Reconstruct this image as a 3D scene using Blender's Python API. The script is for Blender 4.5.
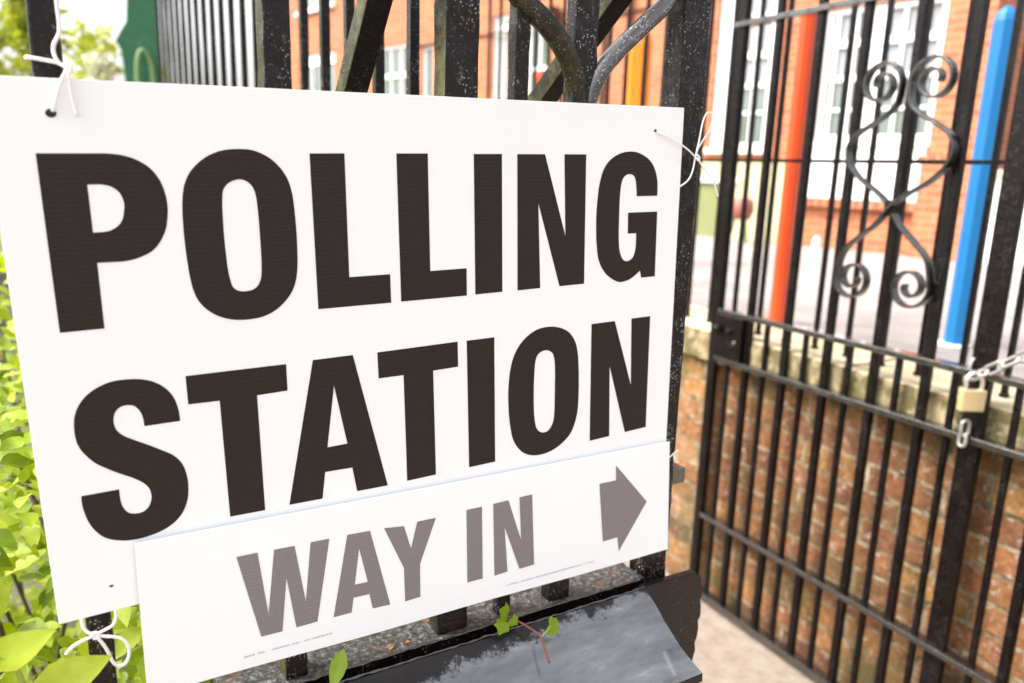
import bpy, bmesh, math, random
from mathutils import Vector, Matrix, geometry
from math import radians as R, sin, cos, pi
random.seed(7)
for o in list(bpy.data.objects): bpy.data.objects.remove(o)
scene = bpy.context.scene
col = scene.collection
EYE = 1.53                      # the camera's height above the path

# ---------------------------------------------------------------- camera
cam = bpy.data.objects.new('camera', bpy.data.cameras.new('camera'))
col.objects.link(cam)
scene.camera = cam
ri = Vector((0.8610, -0.5076, 0.0320)); up = Vector((0.0830, 0.2024, 0.9758)); fw = ri.cross(up) * -1
up = fw.cross(ri) * -1
m3 = Matrix((ri, up, -fw)).transposed()
if m3.determinant() < 0: raise RuntimeError('camera axes')
cam.matrix_world = Matrix.Translation((0, 0, EYE)) @ m3.to_4x4()
cam.data.sensor_width = 36
cam.data.lens = 772.63 / 1024 * 36
cam.data.clip_start = 0.02
cam.data.clip_end = 500
cam.data.dof.use_dof = True
cam.data.dof.focus_distance = 0.90
cam.data.dof.aperture_fstop = 3.5

# ---------------------------------------------------------------- light
SUN_EL, SUN_AZ = 50, 292        # degrees; azimuth clockwise from +Y
w = bpy.data.worlds.new('World'); scene.world = w; w.use_nodes = True
nt = w.node_tree
sky = nt.nodes.new('ShaderNodeTexSky'); sky.sky_type = 'NISHITA'; sky.sun_disc = False
sky.sun_elevation = R(SUN_EL); sky.sun_rotation = R(SUN_AZ)
sky.air_density = 1.0; sky.dust_density = 6.0; sky.ozone_density = 0.6
bg = nt.nodes['Background']; bg.inputs['Strength'].default_value = 0.15
hs = nt.nodes.new('ShaderNodeHueSaturation'); hs.inputs['Saturation'].default_value = 0.16   # a thin white overcast
nt.links.new(sky.outputs[0], hs.inputs['Color']); nt.links.new(hs.outputs[0], bg.inputs[0])
sun = bpy.data.objects.new('sun', bpy.data.lights.new('sun', 'SUN')); col.objects.link(sun)
sun.data.energy = 1.1; sun.data.angle = R(25); sun.data.color = (1, 0.97, 0.93)
sd = Vector((sin(R(SUN_AZ)) * cos(R(SUN_EL)), cos(R(SUN_AZ)) * cos(R(SUN_EL)), sin(R(SUN_EL))))
sun.rotation_euler = sd.to_track_quat('Z', 'Y').to_euler()
vs = scene.view_settings
vs.view_transform = 'Standard'; vs.look = 'None'; vs.gamma = 1; vs.exposure = 1.72; vs.use_curve_mapping = False
scene.cycles.max_bounces = 8
scene.cycles.use_denoising = True

# ---------------------------------------------------------------- materials
def nmat(name, base, rough=0.6, metal=0, spec=0.5, coat=0, trans=0):
    m = bpy.data.materials.new(name); m.use_nodes = True
    b = m.node_tree.nodes['Principled BSDF']
    b.inputs['Base Color'].default_value = (*base, 1)
    b.inputs['Roughness'].default_value = rough
    b.inputs['Metallic'].default_value = metal
    b.inputs['Specular IOR Level'].default_value = spec
    b.inputs['Coat Weight'].default_value = coat
    b.inputs['Transmission Weight'].default_value = trans
    return m, m.node_tree, b
def N(t, typ, **k):
    n = t.nodes.new(typ)
    for a, v in k.items(): setattr(n, a, v)
    return n
def noise(t, scale, detail=4, rough=0.6, vec=None, dist=0):
    n = N(t, 'ShaderNodeTexNoise'); n.inputs['Scale'].default_value = scale
    n.inputs['Detail'].default_value = detail; n.inputs['Roughness'].default_value = rough
    n.inputs['Distortion'].default_value = dist
    if vec is None:
        vec = N(t, 'ShaderNodeTexCoord').outputs['Object']
    t.links.new(vec, n.inputs['Vector'])
    return n.outputs['Fac']
def ramp(t, fac, stops):
    r = N(t, 'ShaderNodeValToRGB'); e = r.color_ramp.elements
    while len(e) < len(stops): e.new(0.5)
    for i, (p, c) in enumerate(stops):
        e[i].position = p; e[i].color = (*c, 1) if len(c) == 3 else c
    t.links.new(fac, r.inputs[0]); return r.outputs[0]
def mix(t, fac, a, b, mode='MIX'):
    n = N(t, 'ShaderNodeMix', data_type='RGBA', blend_type=mode)
    for s, v in ((0, fac), (6, a), (7, b)):
        if hasattr(v, 'is_linked'): t.links.new(v, n.inputs[s])
        elif s == 0: n.inputs[0].default_value = v
        else: n.inputs[s].default_value = (*v, 1)
    return n.outputs[2]
def bump(t, b, h, strength=0.5, dist=0.002, prev=None):
    n = N(t, 'ShaderNodeBump'); n.inputs['Strength'].default_value = strength
    n.inputs['Distance'].default_value = dist
    t.links.new(h, n.inputs['Height'])
    if prev: t.links.new(prev, n.inputs['Normal'])
    t.links.new(n.outputs[0], b.inputs['Normal']); return n.outputs[0]
def math_(t, op, a, b_=None, c=None):
    n = N(t, 'ShaderNodeMath', operation=op)
    for i, v in enumerate((a, b_, c)):
        if v is None: continue
        if hasattr(v, 'is_linked'): t.links.new(v, n.inputs[i])
        else: n.inputs[i].default_value = v
    return n.outputs[0]

def black_paint(name, speck=1.0, spec=0.30, coat=0.0, base=(0.0060, 0.0032, 0.0034), rough=0.32, bumpd=0.0015, moss_or_olive=0.0, scale=1.0):
    m, t, b = nmat(name, base, rough, spec=spec, coat=coat)
    f = noise(t, 55 * scale, 5, 0.65)
    c = ramp(t, f, [(0.3, tuple(x * 0.7 for x in base)), (0.55, base), (0.8, tuple(x * 2.0 for x in base))])
    # pale flecks: glints off wet, lumpy paint, put into the colour
    v = N(t, 'ShaderNodeTexVoronoi'); v.inputs['Scale'].default_value = 260 * scale
    t.links.new(N(t, 'ShaderNodeTexCoord').outputs['Object'], v.inputs['Vector'])
    sp = ramp(t, v.outputs['Distance'], [(0.16, (1, 1, 1)), (0.34, (0, 0, 0))])
    gate = ramp(t, noise(t, 70 * scale, 3, 0.6), [(0.46, (0, 0, 0)), (0.58, (1, 1, 1))])
    big = ramp(t, noise(t, 14 * scale, 4, 0.7), [(0.42, (0.12, 0.12, 0.12)), (0.60, (1, 1, 1))])
    sg = math_(t, 'MULTIPLY', math_(t, 'MULTIPLY', sp, gate), big); sg = math_(t, 'MULTIPLY', sg, 0.70 * speck)
    mp = N(t, 'ShaderNodeMapping'); mp.inputs['Scale'].default_value = (1, 1, 0.22); t.links.new(N(t, 'ShaderNodeTexCoord').outputs['Object'], mp.inputs[0])
    st = ramp(t, noise(t, 210 * scale, 5, 0.8, vec=mp.outputs[0]), [(0.57, (0, 0, 0)), (0.68, (1, 1, 1))])
    c = mix(t, math_(t, 'MULTIPLY', math_(t, 'MULTIPLY', st, big), min(0.9, 0.42 * speck)), c, (0.30, 0.27, 0.27))  # pale streaks: wet highlights painted along the length
    rs = ramp(t, noise(t, 9 * scale, 6, 0.8), [(0.62, (0, 0, 0)), (0.70, (1, 1, 1))])
    c = mix(t, math_(t, 'MULTIPLY', rs, 0.35 * speck), c, (0.06, 0.022, 0.010))
    c = mix(t, sg, c, (0.42, 0.38, 0.38))
    if moss_or_olive:
        ms = ramp(t, noise(t, 18, 5, 0.7), [(0.45, (0, 0, 0)), (0.62, (1, 1, 1))])
        c = mix(t, math_(t, 'MULTIPLY', ms, moss_or_olive), c, (0.085, 0.078, 0.026))
    t.links.new(c, b.inputs['Base Color'])
    rr = ramp(t, noise(t, 90 * scale, 4, 0.6), [(0.3, (rough * 0.55,) * 3), (0.7, (min(1, rough * 1.5),) * 3)])
    t.links.new(rr, b.inputs['Roughness'])
    n1 = bump(t, b, noise(t, 170 * scale, 6, 0.7), 0.7, bumpd)
    bump(t, b, noise(t, 30 * scale, 3, 0.6), 0.6, bumpd * 2, n1)
    return m
M = {}
M['post'] = black_paint('speckled_black_paint', 1.25)
M['lit_olive'] = black_paint('lit_olive_black_paint', 0.6, base=(0.016, 0.014, 0.007), moss_or_olive=0.9)  # olive tinge of left faces, lightened to carry light from the left
M['plinth'] = black_paint('wet_black_paint', 0.25, rough=0.16, bumpd=0.0010, scale=0.6)
M['gate'] = black_paint('gate_black_paint', 0.35, base=(0.0035, 0.0015, 0.0012), rough=0.36, spec=0.20, bumpd=0.0012)
M['streaky'] = black_paint('streaky_wet_black_paint', 1.9, 1.0, 0.8, base=(0.03, 0.026, 0.027), rough=0.2)
M['ironscroll'] = black_paint('glossy_black_scroll_paint', 0.3, 0.7, 0.35, base=(0.0045, 0.0025, 0.0022), rough=0.18)
M['scroll'] = black_paint('green_tinged_black_paint', 0.9, base=(0.016, 0.012, 0.008), moss_or_olive=0.35)
M['railtop'] = black_paint('glossy_black_rail_paint', 0.7, 1.0, base=(0.010, 0.007, 0.007), rough=0.20, coat=0.8, bumpd=0.0015)

def wet_top():
    """glossy black paint; sky reflection coloured in as grey, mirrored fence as ragged dark rim"""
    m, t, b = nmat('glossy_plinth_painted_sheen', (0.03, 0.03, 0.032), 0.2, spec=0.9, coat=1.0)
    tc = N(t, 'ShaderNodeTexCoord').outputs['Object']
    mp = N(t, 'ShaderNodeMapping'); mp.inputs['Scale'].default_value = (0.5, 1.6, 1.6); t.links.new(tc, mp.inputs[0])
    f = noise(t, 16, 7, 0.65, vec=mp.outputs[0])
    c = ramp(t, f, [(0.30, (0.045, 0.046, 0.054)), (0.46, (0.085, 0.088, 0.100)), (0.60, (0.135, 0.14, 0.155)), (0.76, (0.33, 0.335, 0.35))])  # sky reflection put into these greys
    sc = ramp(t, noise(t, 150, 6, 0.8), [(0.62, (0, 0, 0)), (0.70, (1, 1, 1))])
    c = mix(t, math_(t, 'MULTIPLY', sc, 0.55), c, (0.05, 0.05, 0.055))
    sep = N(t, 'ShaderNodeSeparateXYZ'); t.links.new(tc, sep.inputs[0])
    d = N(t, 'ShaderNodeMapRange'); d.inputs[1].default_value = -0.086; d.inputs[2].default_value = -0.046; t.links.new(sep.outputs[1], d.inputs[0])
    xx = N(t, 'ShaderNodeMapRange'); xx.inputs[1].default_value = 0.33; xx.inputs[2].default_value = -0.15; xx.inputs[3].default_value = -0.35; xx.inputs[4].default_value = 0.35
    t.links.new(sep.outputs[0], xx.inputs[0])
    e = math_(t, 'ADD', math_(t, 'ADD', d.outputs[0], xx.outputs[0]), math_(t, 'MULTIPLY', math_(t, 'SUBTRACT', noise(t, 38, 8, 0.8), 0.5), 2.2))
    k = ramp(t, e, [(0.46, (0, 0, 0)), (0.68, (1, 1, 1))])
    c = mix(t, math_(t, 'MULTIPLY', k, 0.95), c, (0.009, 0.007, 0.007))  # mirrored sign and bars, painted as a dark rim
    t.links.new(math_(t, 'SUBTRACT', 1.0, k), b.inputs['Coat Weight'])
    t.links.new(math_(t, 'SUBTRACT', 0.9, math_(t, 'MULTIPLY', k, 0.6)), b.inputs['Specular IOR Level'])
    t.links.new(c, b.inputs['Base Color'])
    rr = ramp(t, noise(t, 60, 4), [(0.3, (0.05,) * 3), (0.75, (0.26,) * 3)])
    t.links.new(rr, b.inputs['Roughness'])
    n1 = bump(t, b, noise(t, 240, 5, 0.7), 0.5, 0.0006)
    bump(t, b, noise(t, 35, 3, 0.5), 0.5, 0.002, n1)
    return m
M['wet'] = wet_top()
def ledge():
    m, t, b = nmat('gritty_grey_ledge', (0.2, 0.2, 0.2), 0.55)
    c = ramp(t, noise(t, 130, 8, 0.75), [(0.40, (0.006, 0.005, 0.005)), (0.51, (0.045, 0.042, 0.04)), (0.62, (0.17, 0.165, 0.16)), (0.75, (0.5, 0.49, 0.48))])
    r = ramp(t, noise(t, 22, 3), [(0.60, (0, 0, 0)), (0.68, (1, 1, 1))])
    c = mix(t, math_(t, 'MULTIPLY', r, 0.5), c, (0.16, 0.06, 0.02))
    t.links.new(c, b.inputs['Base Color'])
    bump(t, b, noise(t, 180, 6, 0.7), 0.9, 0.002)
    return m
M['ledge'] = ledge()

def board(name='white_corrugated_board', a=0.89, fl=260):
    m, t, b = nmat(name, (a, a, a), 0.42, spec=0.35)
    tc = N(t, 'ShaderNodeTexCoord').outputs['Object']
    wv = N(t, 'ShaderNodeTexWave', wave_type='BANDS', bands_direction='Z'); wv.inputs['Scale'].default_value = fl
    wv.inputs['Distortion'].default_value = 0.0
    t.links.new(tc, wv.inputs['Vector'])
    c = ramp(t, noise(t, 5, 4, 0.6), [(0.3, (a * 0.965, a * 0.985, a * 1.01)), (0.7, (a * 0.93, a * 0.955, a * 0.985))])
    g = ramp(t, noise(t, 40, 6, 0.75), [(0.66, (0, 0, 0)), (0.78, (1, 1, 1))])
    c = mix(t, math_(t, 'MULTIPLY', g, 0.10), c, (0.45, 0.42, 0.38))
    t.links.new(c, b.inputs['Base Color'])
    bump(t, b, wv.outputs['Fac'], 0.12, 0.0004)
    return m
M['board'] = board()
M['board2'] = board('white_thin_board', 0.91, 300)
def ink(name, a, flute=0.35, dusty=0.2):
    m, t, b = nmat(name, a, 0.55, spec=0.22)
    tc = N(t, 'ShaderNodeTexCoord').outputs['Object']
    wv = N(t, 'ShaderNodeTexWave', wave_type='BANDS', bands_direction='Z'); wv.inputs['Scale'].default_value = 75
    wv.inputs['Distortion'].default_value = 0.6; wv.inputs['Detail'].default_value = 2; wv.inputs['Detail Scale'].default_value = 3
    t.links.new(tc, wv.inputs['Vector'])
    c = mix(t, math_(t, 'MULTIPLY', wv.outputs['Fac'], flute), a, tuple(x * 0.55 for x in a))
    c = mix(t, math_(t, 'MULTIPLY', ramp(t, noise(t, 330, 3, 0.8), [(0.35, (0, 0, 0)), (0.75, (1, 1, 1))]), dusty), c, tuple(min(1, x * 2.1) for x in a))
    t.links.new(c, b.inputs['Base Color'])
    bump(t, b, wv.outputs['Fac'], 0.2, 0.0006)
    return m
M['ink'] = ink('black_print', (0.0200, 0.0140, 0.0128), 0.5, 0.35)
M['ink2'] = ink('grey_black_print', (0.205, 0.186, 0.190), 0.10, 0.12)
M['fine'] = nmat('pale_grey_print', (0.42, 0.42, 0.45))[0]

def brick(name, cols, mortar, scale_m=(0.225, 0.082), white=0.0, moss_or_olive=0.0, axis='YZ', joint=0.010, bumpd=0.006, rough=0.85):
    m, t, b = nmat(name, cols[0], rough)
    tc = N(t, 'ShaderNodeTexCoord').outputs['Object']
    sep = N(t, 'ShaderNodeSeparateXYZ'); t.links.new(tc, sep.inputs[0])
    cmb = N(t, 'ShaderNodeCombineXYZ')
    t.links.new(sep.outputs[{'Y': 1, 'X': 0}[axis[0]]], cmb.inputs[0]); t.links.new(sep.outputs[2], cmb.inputs[1])
    # wobble so that the courses are not ruled lines
    wob = N(t, 'ShaderNodeTexNoise'); wob.inputs['Scale'].default_value = 9; t.links.new(tc, wob.inputs['Vector'])
    sc = N(t, 'ShaderNodeVectorMath', operation='MULTIPLY_ADD'); t.links.new(wob.outputs['Color'], sc.inputs[0])
    sc.inputs[1].default_value = (0.012, 0.012, 0); t.links.new(cmb.outputs[0], sc.inputs[2])
    bt = N(t, 'ShaderNodeTexBrick'); bt.offset = 0.5
    bt.inputs['Scale'].default_value = 1; bt.inputs['Brick Width'].default_value = scale_m[0]
    bt.inputs['Row Height'].default_value = scale_m[1]; bt.inputs['Mortar Size'].default_value = joint / 2
    bt.inputs['Mortar Smooth'].default_value = 0.25; bt.inputs['Bias'].default_value = 0
    bt.inputs['Color1'].default_value = (0, 0, 0, 1); bt.inputs['Color2'].default_value = (1, 1, 1, 1); bt.inputs['Mortar'].default_value = (0.5, 0.5, 0.5, 1)
    t.links.new(sc.outputs[0], bt.inputs['Vector'])
    n = len(cols)
    bc = ramp(t, bt.outputs['Color'], [(i / max(1, n - 1), c) for i, c in enumerate(cols)])
    bc = mix(t, 0.28, bc, ramp(t, noise(t, 45, 6, 0.7), [(0.3, tuple(x * 0.45 for x in cols[0])), (0.7, tuple(min(1, x * 1.5) for x in cols[-1]))]))
    if white:
        wn = ramp(t, noise(t, 34, 9, 0.85, dist=0.2), [(0.55, (0, 0, 0)), (0.61, (1, 1, 1))])
        bc = mix(t, math_(t, 'MULTIPLY', wn, white), bc, (0.62, 0.54, 0.47))
    if white:
        dk = ramp(t, noise(t, 13, 7, 0.8), [(0.50, (0, 0, 0)), (0.66, (1, 1, 1))])
        bc = mix(t, math_(t, 'MULTIPLY', dk, 0.85), bc, (0.075, 0.032, 0.014))
        mv = ramp(t, noise(t, 16, 6, 0.8), [(0.38, (0.07, 0.048, 0.024)), (0.52, mortar), (0.70, (0.56, 0.49, 0.38))])
        c = mix(t, bt.outputs['Fac'], bc, mv)
    else:
        c = mix(t, bt.outputs['Fac'], bc, mortar)
    if moss_or_olive:
        mn = ramp(t, noise(t, 7, 6, 0.7), [(0.46, (0, 0, 0)), (0.62, (1, 1, 1))])
        low = N(t, 'ShaderNodeMapRange'); low.inputs[1].default_value = 0.75; low.inputs[2].default_value = 0.0
        t.links.new(sep.outputs[2], low.inputs[0])
        hi = N(t, 'ShaderNodeMapRange'); hi.inputs[1].default_value = 0.72; hi.inputs[2].default_value = 0.9
        t.links.new(sep.outputs[2], hi.inputs[0])
        z = math_(t, 'MAXIMUM', low.outputs[0], hi.outputs[0])
        c = mix(t, math_(t, 'MULTIPLY', math_(t, 'MULTIPLY', mn, z), moss_or_olive), c, (0.07, 0.065, 0.02))
    t.links.new(c, b.inputs['Base Color'])
    h = math_(t, 'SUBTRACT', noise(t, 60, 5, 0.7), math_(t, 'MULTIPLY', bt.outputs['Fac'], 1.2))
    bump(t, b, h, 0.8, bumpd)
    return m
M['oldbrick'] = brick('old_weathered_brick', [(0.075, 0.022, 0.008), (0.20, 0.054, 0.013), (0.28, 0.092, 0.020), (0.34, 0.155, 0.024), (0.13, 0.034, 0.010), (0.30, 0.095, 0.022), (0.38, 0.23, 0.11)], (0.27, 0.20, 0.115), white=0.75, moss_or_olive=0.95, axis='YZ', joint=0.014)
M['oldbrickx'] = brick('old_weathered_brick_end', [(0.30, 0.10, 0.035), (0.46, 0.17, 0.05), (0.38, 0.13, 0.06)], (0.50, 0.42, 0.33), white=0.6, moss_or_olive=0.9, axis='XZ', joint=0.014)
M['brick'] = brick('orange_school_brick', [(0.40, 0.115, 0.045), (0.50, 0.175, 0.070), (0.44, 0.14, 0.055), (0.33, 0.095, 0.045)], (0.46, 0.27, 0.17), scale_m=(0.17, 0.056), axis='XZ', bumpd=0.002, joint=0.008)
M['brickside'] = brick('orange_school_brick_end', [(0.40, 0.115, 0.045), (0.50, 0.175, 0.070), (0.44, 0.14, 0.055), (0.33, 0.095, 0.045)], (0.46, 0.27, 0.17), scale_m=(0.17, 0.056), axis='YZ', bumpd=0.002, joint=0.008)
M['sillbrick'] = brick('dark_orange_brick', [(0.30, 0.08, 0.035), (0.36, 0.12, 0.05)], (0.5, 0.35, 0.25), scale_m=(0.075, 0.225), axis='XZ', bumpd=0.003)

def stone(name, stops, scale, b1=0.8, dist=0.003, rough=0.8, extra=None):
    m, t, b = nmat(name, stops[0][1], rough)
    c = ramp(t, noise(t, scale, 8, 0.7), stops)
    if extra:
        e = ramp(t, noise(t, extra[0], 5, 0.7), [(extra[1], (0, 0, 0)), (extra[2], (1, 1, 1))])
        c = mix(t, e, c, extra[3])
    t.links.new(c, b.inputs['Base Color'])
    bump(t, b, noise(t, scale * 6, 6, 0.7), b1, dist)
    return m
M['coping'] = stone('mossy_sandstone', [(0.35, (0.17, 0.12, 0.055)), (0.5, (0.36, 0.28, 0.155)), (0.7, (0.50, 0.42, 0.28))], 16, extra=(13, 0.44, 0.56, (0.13, 0.105, 0.040)))
M['copingtop'] = stone('pale_sandstone', [(0.3, (0.44, 0.35, 0.18)), (0.5, (0.58, 0.49, 0.32)), (0.7, (0.62, 0.56, 0.44))], 10)
M['paving'] = stone('tan_paving', [(0.3, (0.20, 0.15, 0.11)), (0.5, (0.28, 0.22, 0.175)), (0.7, (0.34, 0.28, 0.23))], 18, dist=0.001)
M['yard'] = stone('pale_worn_asphalt', [(0.35, (0.24, 0.21, 0.195)), (0.5, (0.30, 0.265, 0.25)), (0.65, (0.355, 0.32, 0.305))], 3, dist=0.002)
M['asphalt'] = stone('asphalt', [(0.3, (0.05, 0.05, 0.05)), (0.7, (0.07, 0.07, 0.07))], 30)
M['soil'] = stone('garden_soil', [(0.3, (0.05, 0.035, 0.02)), (0.7, (0.10, 0.11, 0.04))], 20)
M['white'] = stone('white_paint', [(0.3, (0.80, 0.80, 0.80)), (0.7, (0.84, 0.84, 0.83))], 4, dist=0.0004, rough=0.5)
M['cream'] = stone('cream_render', [(0.3, (0.50, 0.45, 0.25)), (0.7, (0.57, 0.52, 0.31))], 5, dist=0.001)
M['olive'] = stone('olive_paint', [(0.3, (0.17, 0.19, 0.075)), (0.7, (0.22, 0.24, 0.095))], 5, dist=0.0005, rough=0.5)
M['redpaint'] = stone('orange_red_paint', [(0.3, (0.62, 0.055, 0.006)), (0.7, (0.68, 0.075, 0.010))], 6, dist=0.0004, rough=0.45)
M['bluepaint'] = stone('sky_blue_paint', [(0.3, (0.004, 0.16, 0.42)), (0.7, (0.008, 0.18, 0.46))], 6, dist=0.0004, rough=0.45)
M['yellowpaint'] = stone('amber_paint', [(0.3, (0.72, 0.19, 0.003)), (0.7, (0.78, 0.23, 0.005))], 6, dist=0.0004, rough=0.45)
M['greenpaint'] = stone('green_paint', [(0.3, (0.006, 0.085, 0.032)), (0.7, (0.014, 0.12, 0.048))], 20, dist=0.0008, rough=0.5, extra=(14, 0.62, 0.70, (0.20, 0.30, 0.14)))
M['palegreen'] = stone('pale_green_paint', [(0.3, (0.13, 0.24, 0.09)), (0.7, (0.19, 0.30, 0.12))], 30, dist=0.0006, rough=0.5)
M['maroon'] = stone('maroon_paint', [(0.3, (0.22, 0.06, 0.04)), (0.7, (0.34, 0.12, 0.09))], 9, dist=0.001, rough=0.5)
M['tile'] = stone('slate_roof', [(0.3, (0.12, 0.12, 0.13)), (0.7, (0.20, 0.19, 0.19))], 8)
M['darkpipe'] = nmat('dark_pipe', (0.08, 0.05, 0.04), 0.5)[0]
M['glass'] = nmat('window_glass', (0.10, 0.13, 0.11), 0.05, spec=1.0, coat=0.6)[0]  # greenish base stands in for foliage mirrored in the panes
M['blind'] = nmat('grey_blind', (0.25, 0.26, 0.275), 0.6)[0]
M['brass'] = nmat('brass', (0.88, 0.72, 0.40), 0.34, metal=0.7)[0]
M['steel'] = nmat('bright_steel', (0.80, 0.79, 0.77), 0.25, metal=0.9)[0]
M['zinc'] = nmat('dull_zinc', (0.42, 0.40, 0.37), 0.40, metal=0.7)[0]
def stringmat():
    m, t, b = nmat('white_string', (0.78, 0.74, 0.74), 0.8)
    wv = N(t, 'ShaderNodeTexWave', wave_type='BANDS', bands_direction='DIAGONAL'); wv.inputs['Scale'].default_value = 260
    t.links.new(N(t, 'ShaderNodeTexCoord').outputs['Object'], wv.inputs['Vector'])
    t.links.new(ramp(t, wv.outputs['Fac'], [(0, (0.80, 0.77, 0.77)), (0.5, (0.92, 0.91, 0.91))]), b.inputs['Base Color'])
    bump(t, b, wv.outputs['Fac'], 0.5, 0.0006)
    return m
M['string'] = stringmat()
M['hole'] = nmat('dark_hole', (0.02, 0.015, 0.015), 0.8)[0]

def leafmat(name, c1, c2, c3, trans=0.45):
    m = bpy.data.materials.new(name); m.use_nodes = True; t = m.node_tree
    b = t.nodes['Principled BSDF']; out = t.nodes['Material Output']
    g = N(t, 'ShaderNodeNewGeometry')
    c = ramp(t, g.outputs['Random Per Island'], [(0.0, c1), (0.45, c2), (1.0, c3)])
    c = mix(t, 0.35, c, ramp(t, noise(t, 60, 4), [(0.3, tuple(x * 0.6 for x in c2)), (0.7, c3)]))
    t.links.new(c, b.inputs['Base Color']); b.inputs['Roughness'].default_value = 0.42
    b.inputs['Specular IOR Level'].default_value = 0.4
    tr = N(t, 'ShaderNodeBsdfTranslucent'); t.links.new(mix(t, 1.0, c, (1.0, 1.0, 0.35), 'MULTIPLY'), tr.inputs[0])
    ms = N(t, 'ShaderNodeMixShader'); ms.inputs[0].default_value = trans
    t.links.new(b.outputs[0], ms.inputs[1]); t.links.new(tr.outputs[0], ms.inputs[2]); t.links.new(ms.outputs[0], out.inputs[0])
    bump(t, b, noise(t, 90, 3), 0.3, 0.001)
    return m
M['leaf'] = leafmat('young_bush_leaf', (0.025, 0.070, 0.003), (0.24, 0.37, 0.006), (0.54, 0.62, 0.022))
M['leafpale'] = leafmat('pale_new_leaf', (0.30, 0.42, 0.015), (0.46, 0.56, 0.040), (0.60, 0.68, 0.12))
M['treeleaf'] = leafmat('tree_leaf', (0.20, 0.30, 0.03), (0.46, 0.52, 0.06), (0.62, 0.66, 0.14))
M['ivyleaf'] = leafmat('ivy_leaf', (0.13, 0.24, 0.006), (0.22, 0.34, 0.008), (0.30, 0.42, 0.015))
M['blossom'] = leafmat('white_blossom', (0.45, 0.5, 0.42), (0.66, 0.68, 0.62), (0.8, 0.8, 0.76), 0.3)
M['bark'] = stone('bark', [(0.3, (0.07, 0.05, 0.035)), (0.7, (0.16, 0.12, 0.09))], 25)
M['palebark'] = stone('pale_bark', [(0.35, (0.35, 0.36, 0.33)), (0.5, (0.62, 0.62, 0.58)), (0.7, (0.72, 0.71, 0.67))], 14)
M['stem'] = nmat('reddish_stem', (0.20, 0.05, 0.04), 0.45)[0]
M['greenstem'] = nmat('green_stem', (0.30, 0.36, 0.06), 0.5)[0]
M['rustleaf'] = nmat('rusty_leaf', (0.55, 0.16, 0.02), 0.6)[0]

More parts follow.
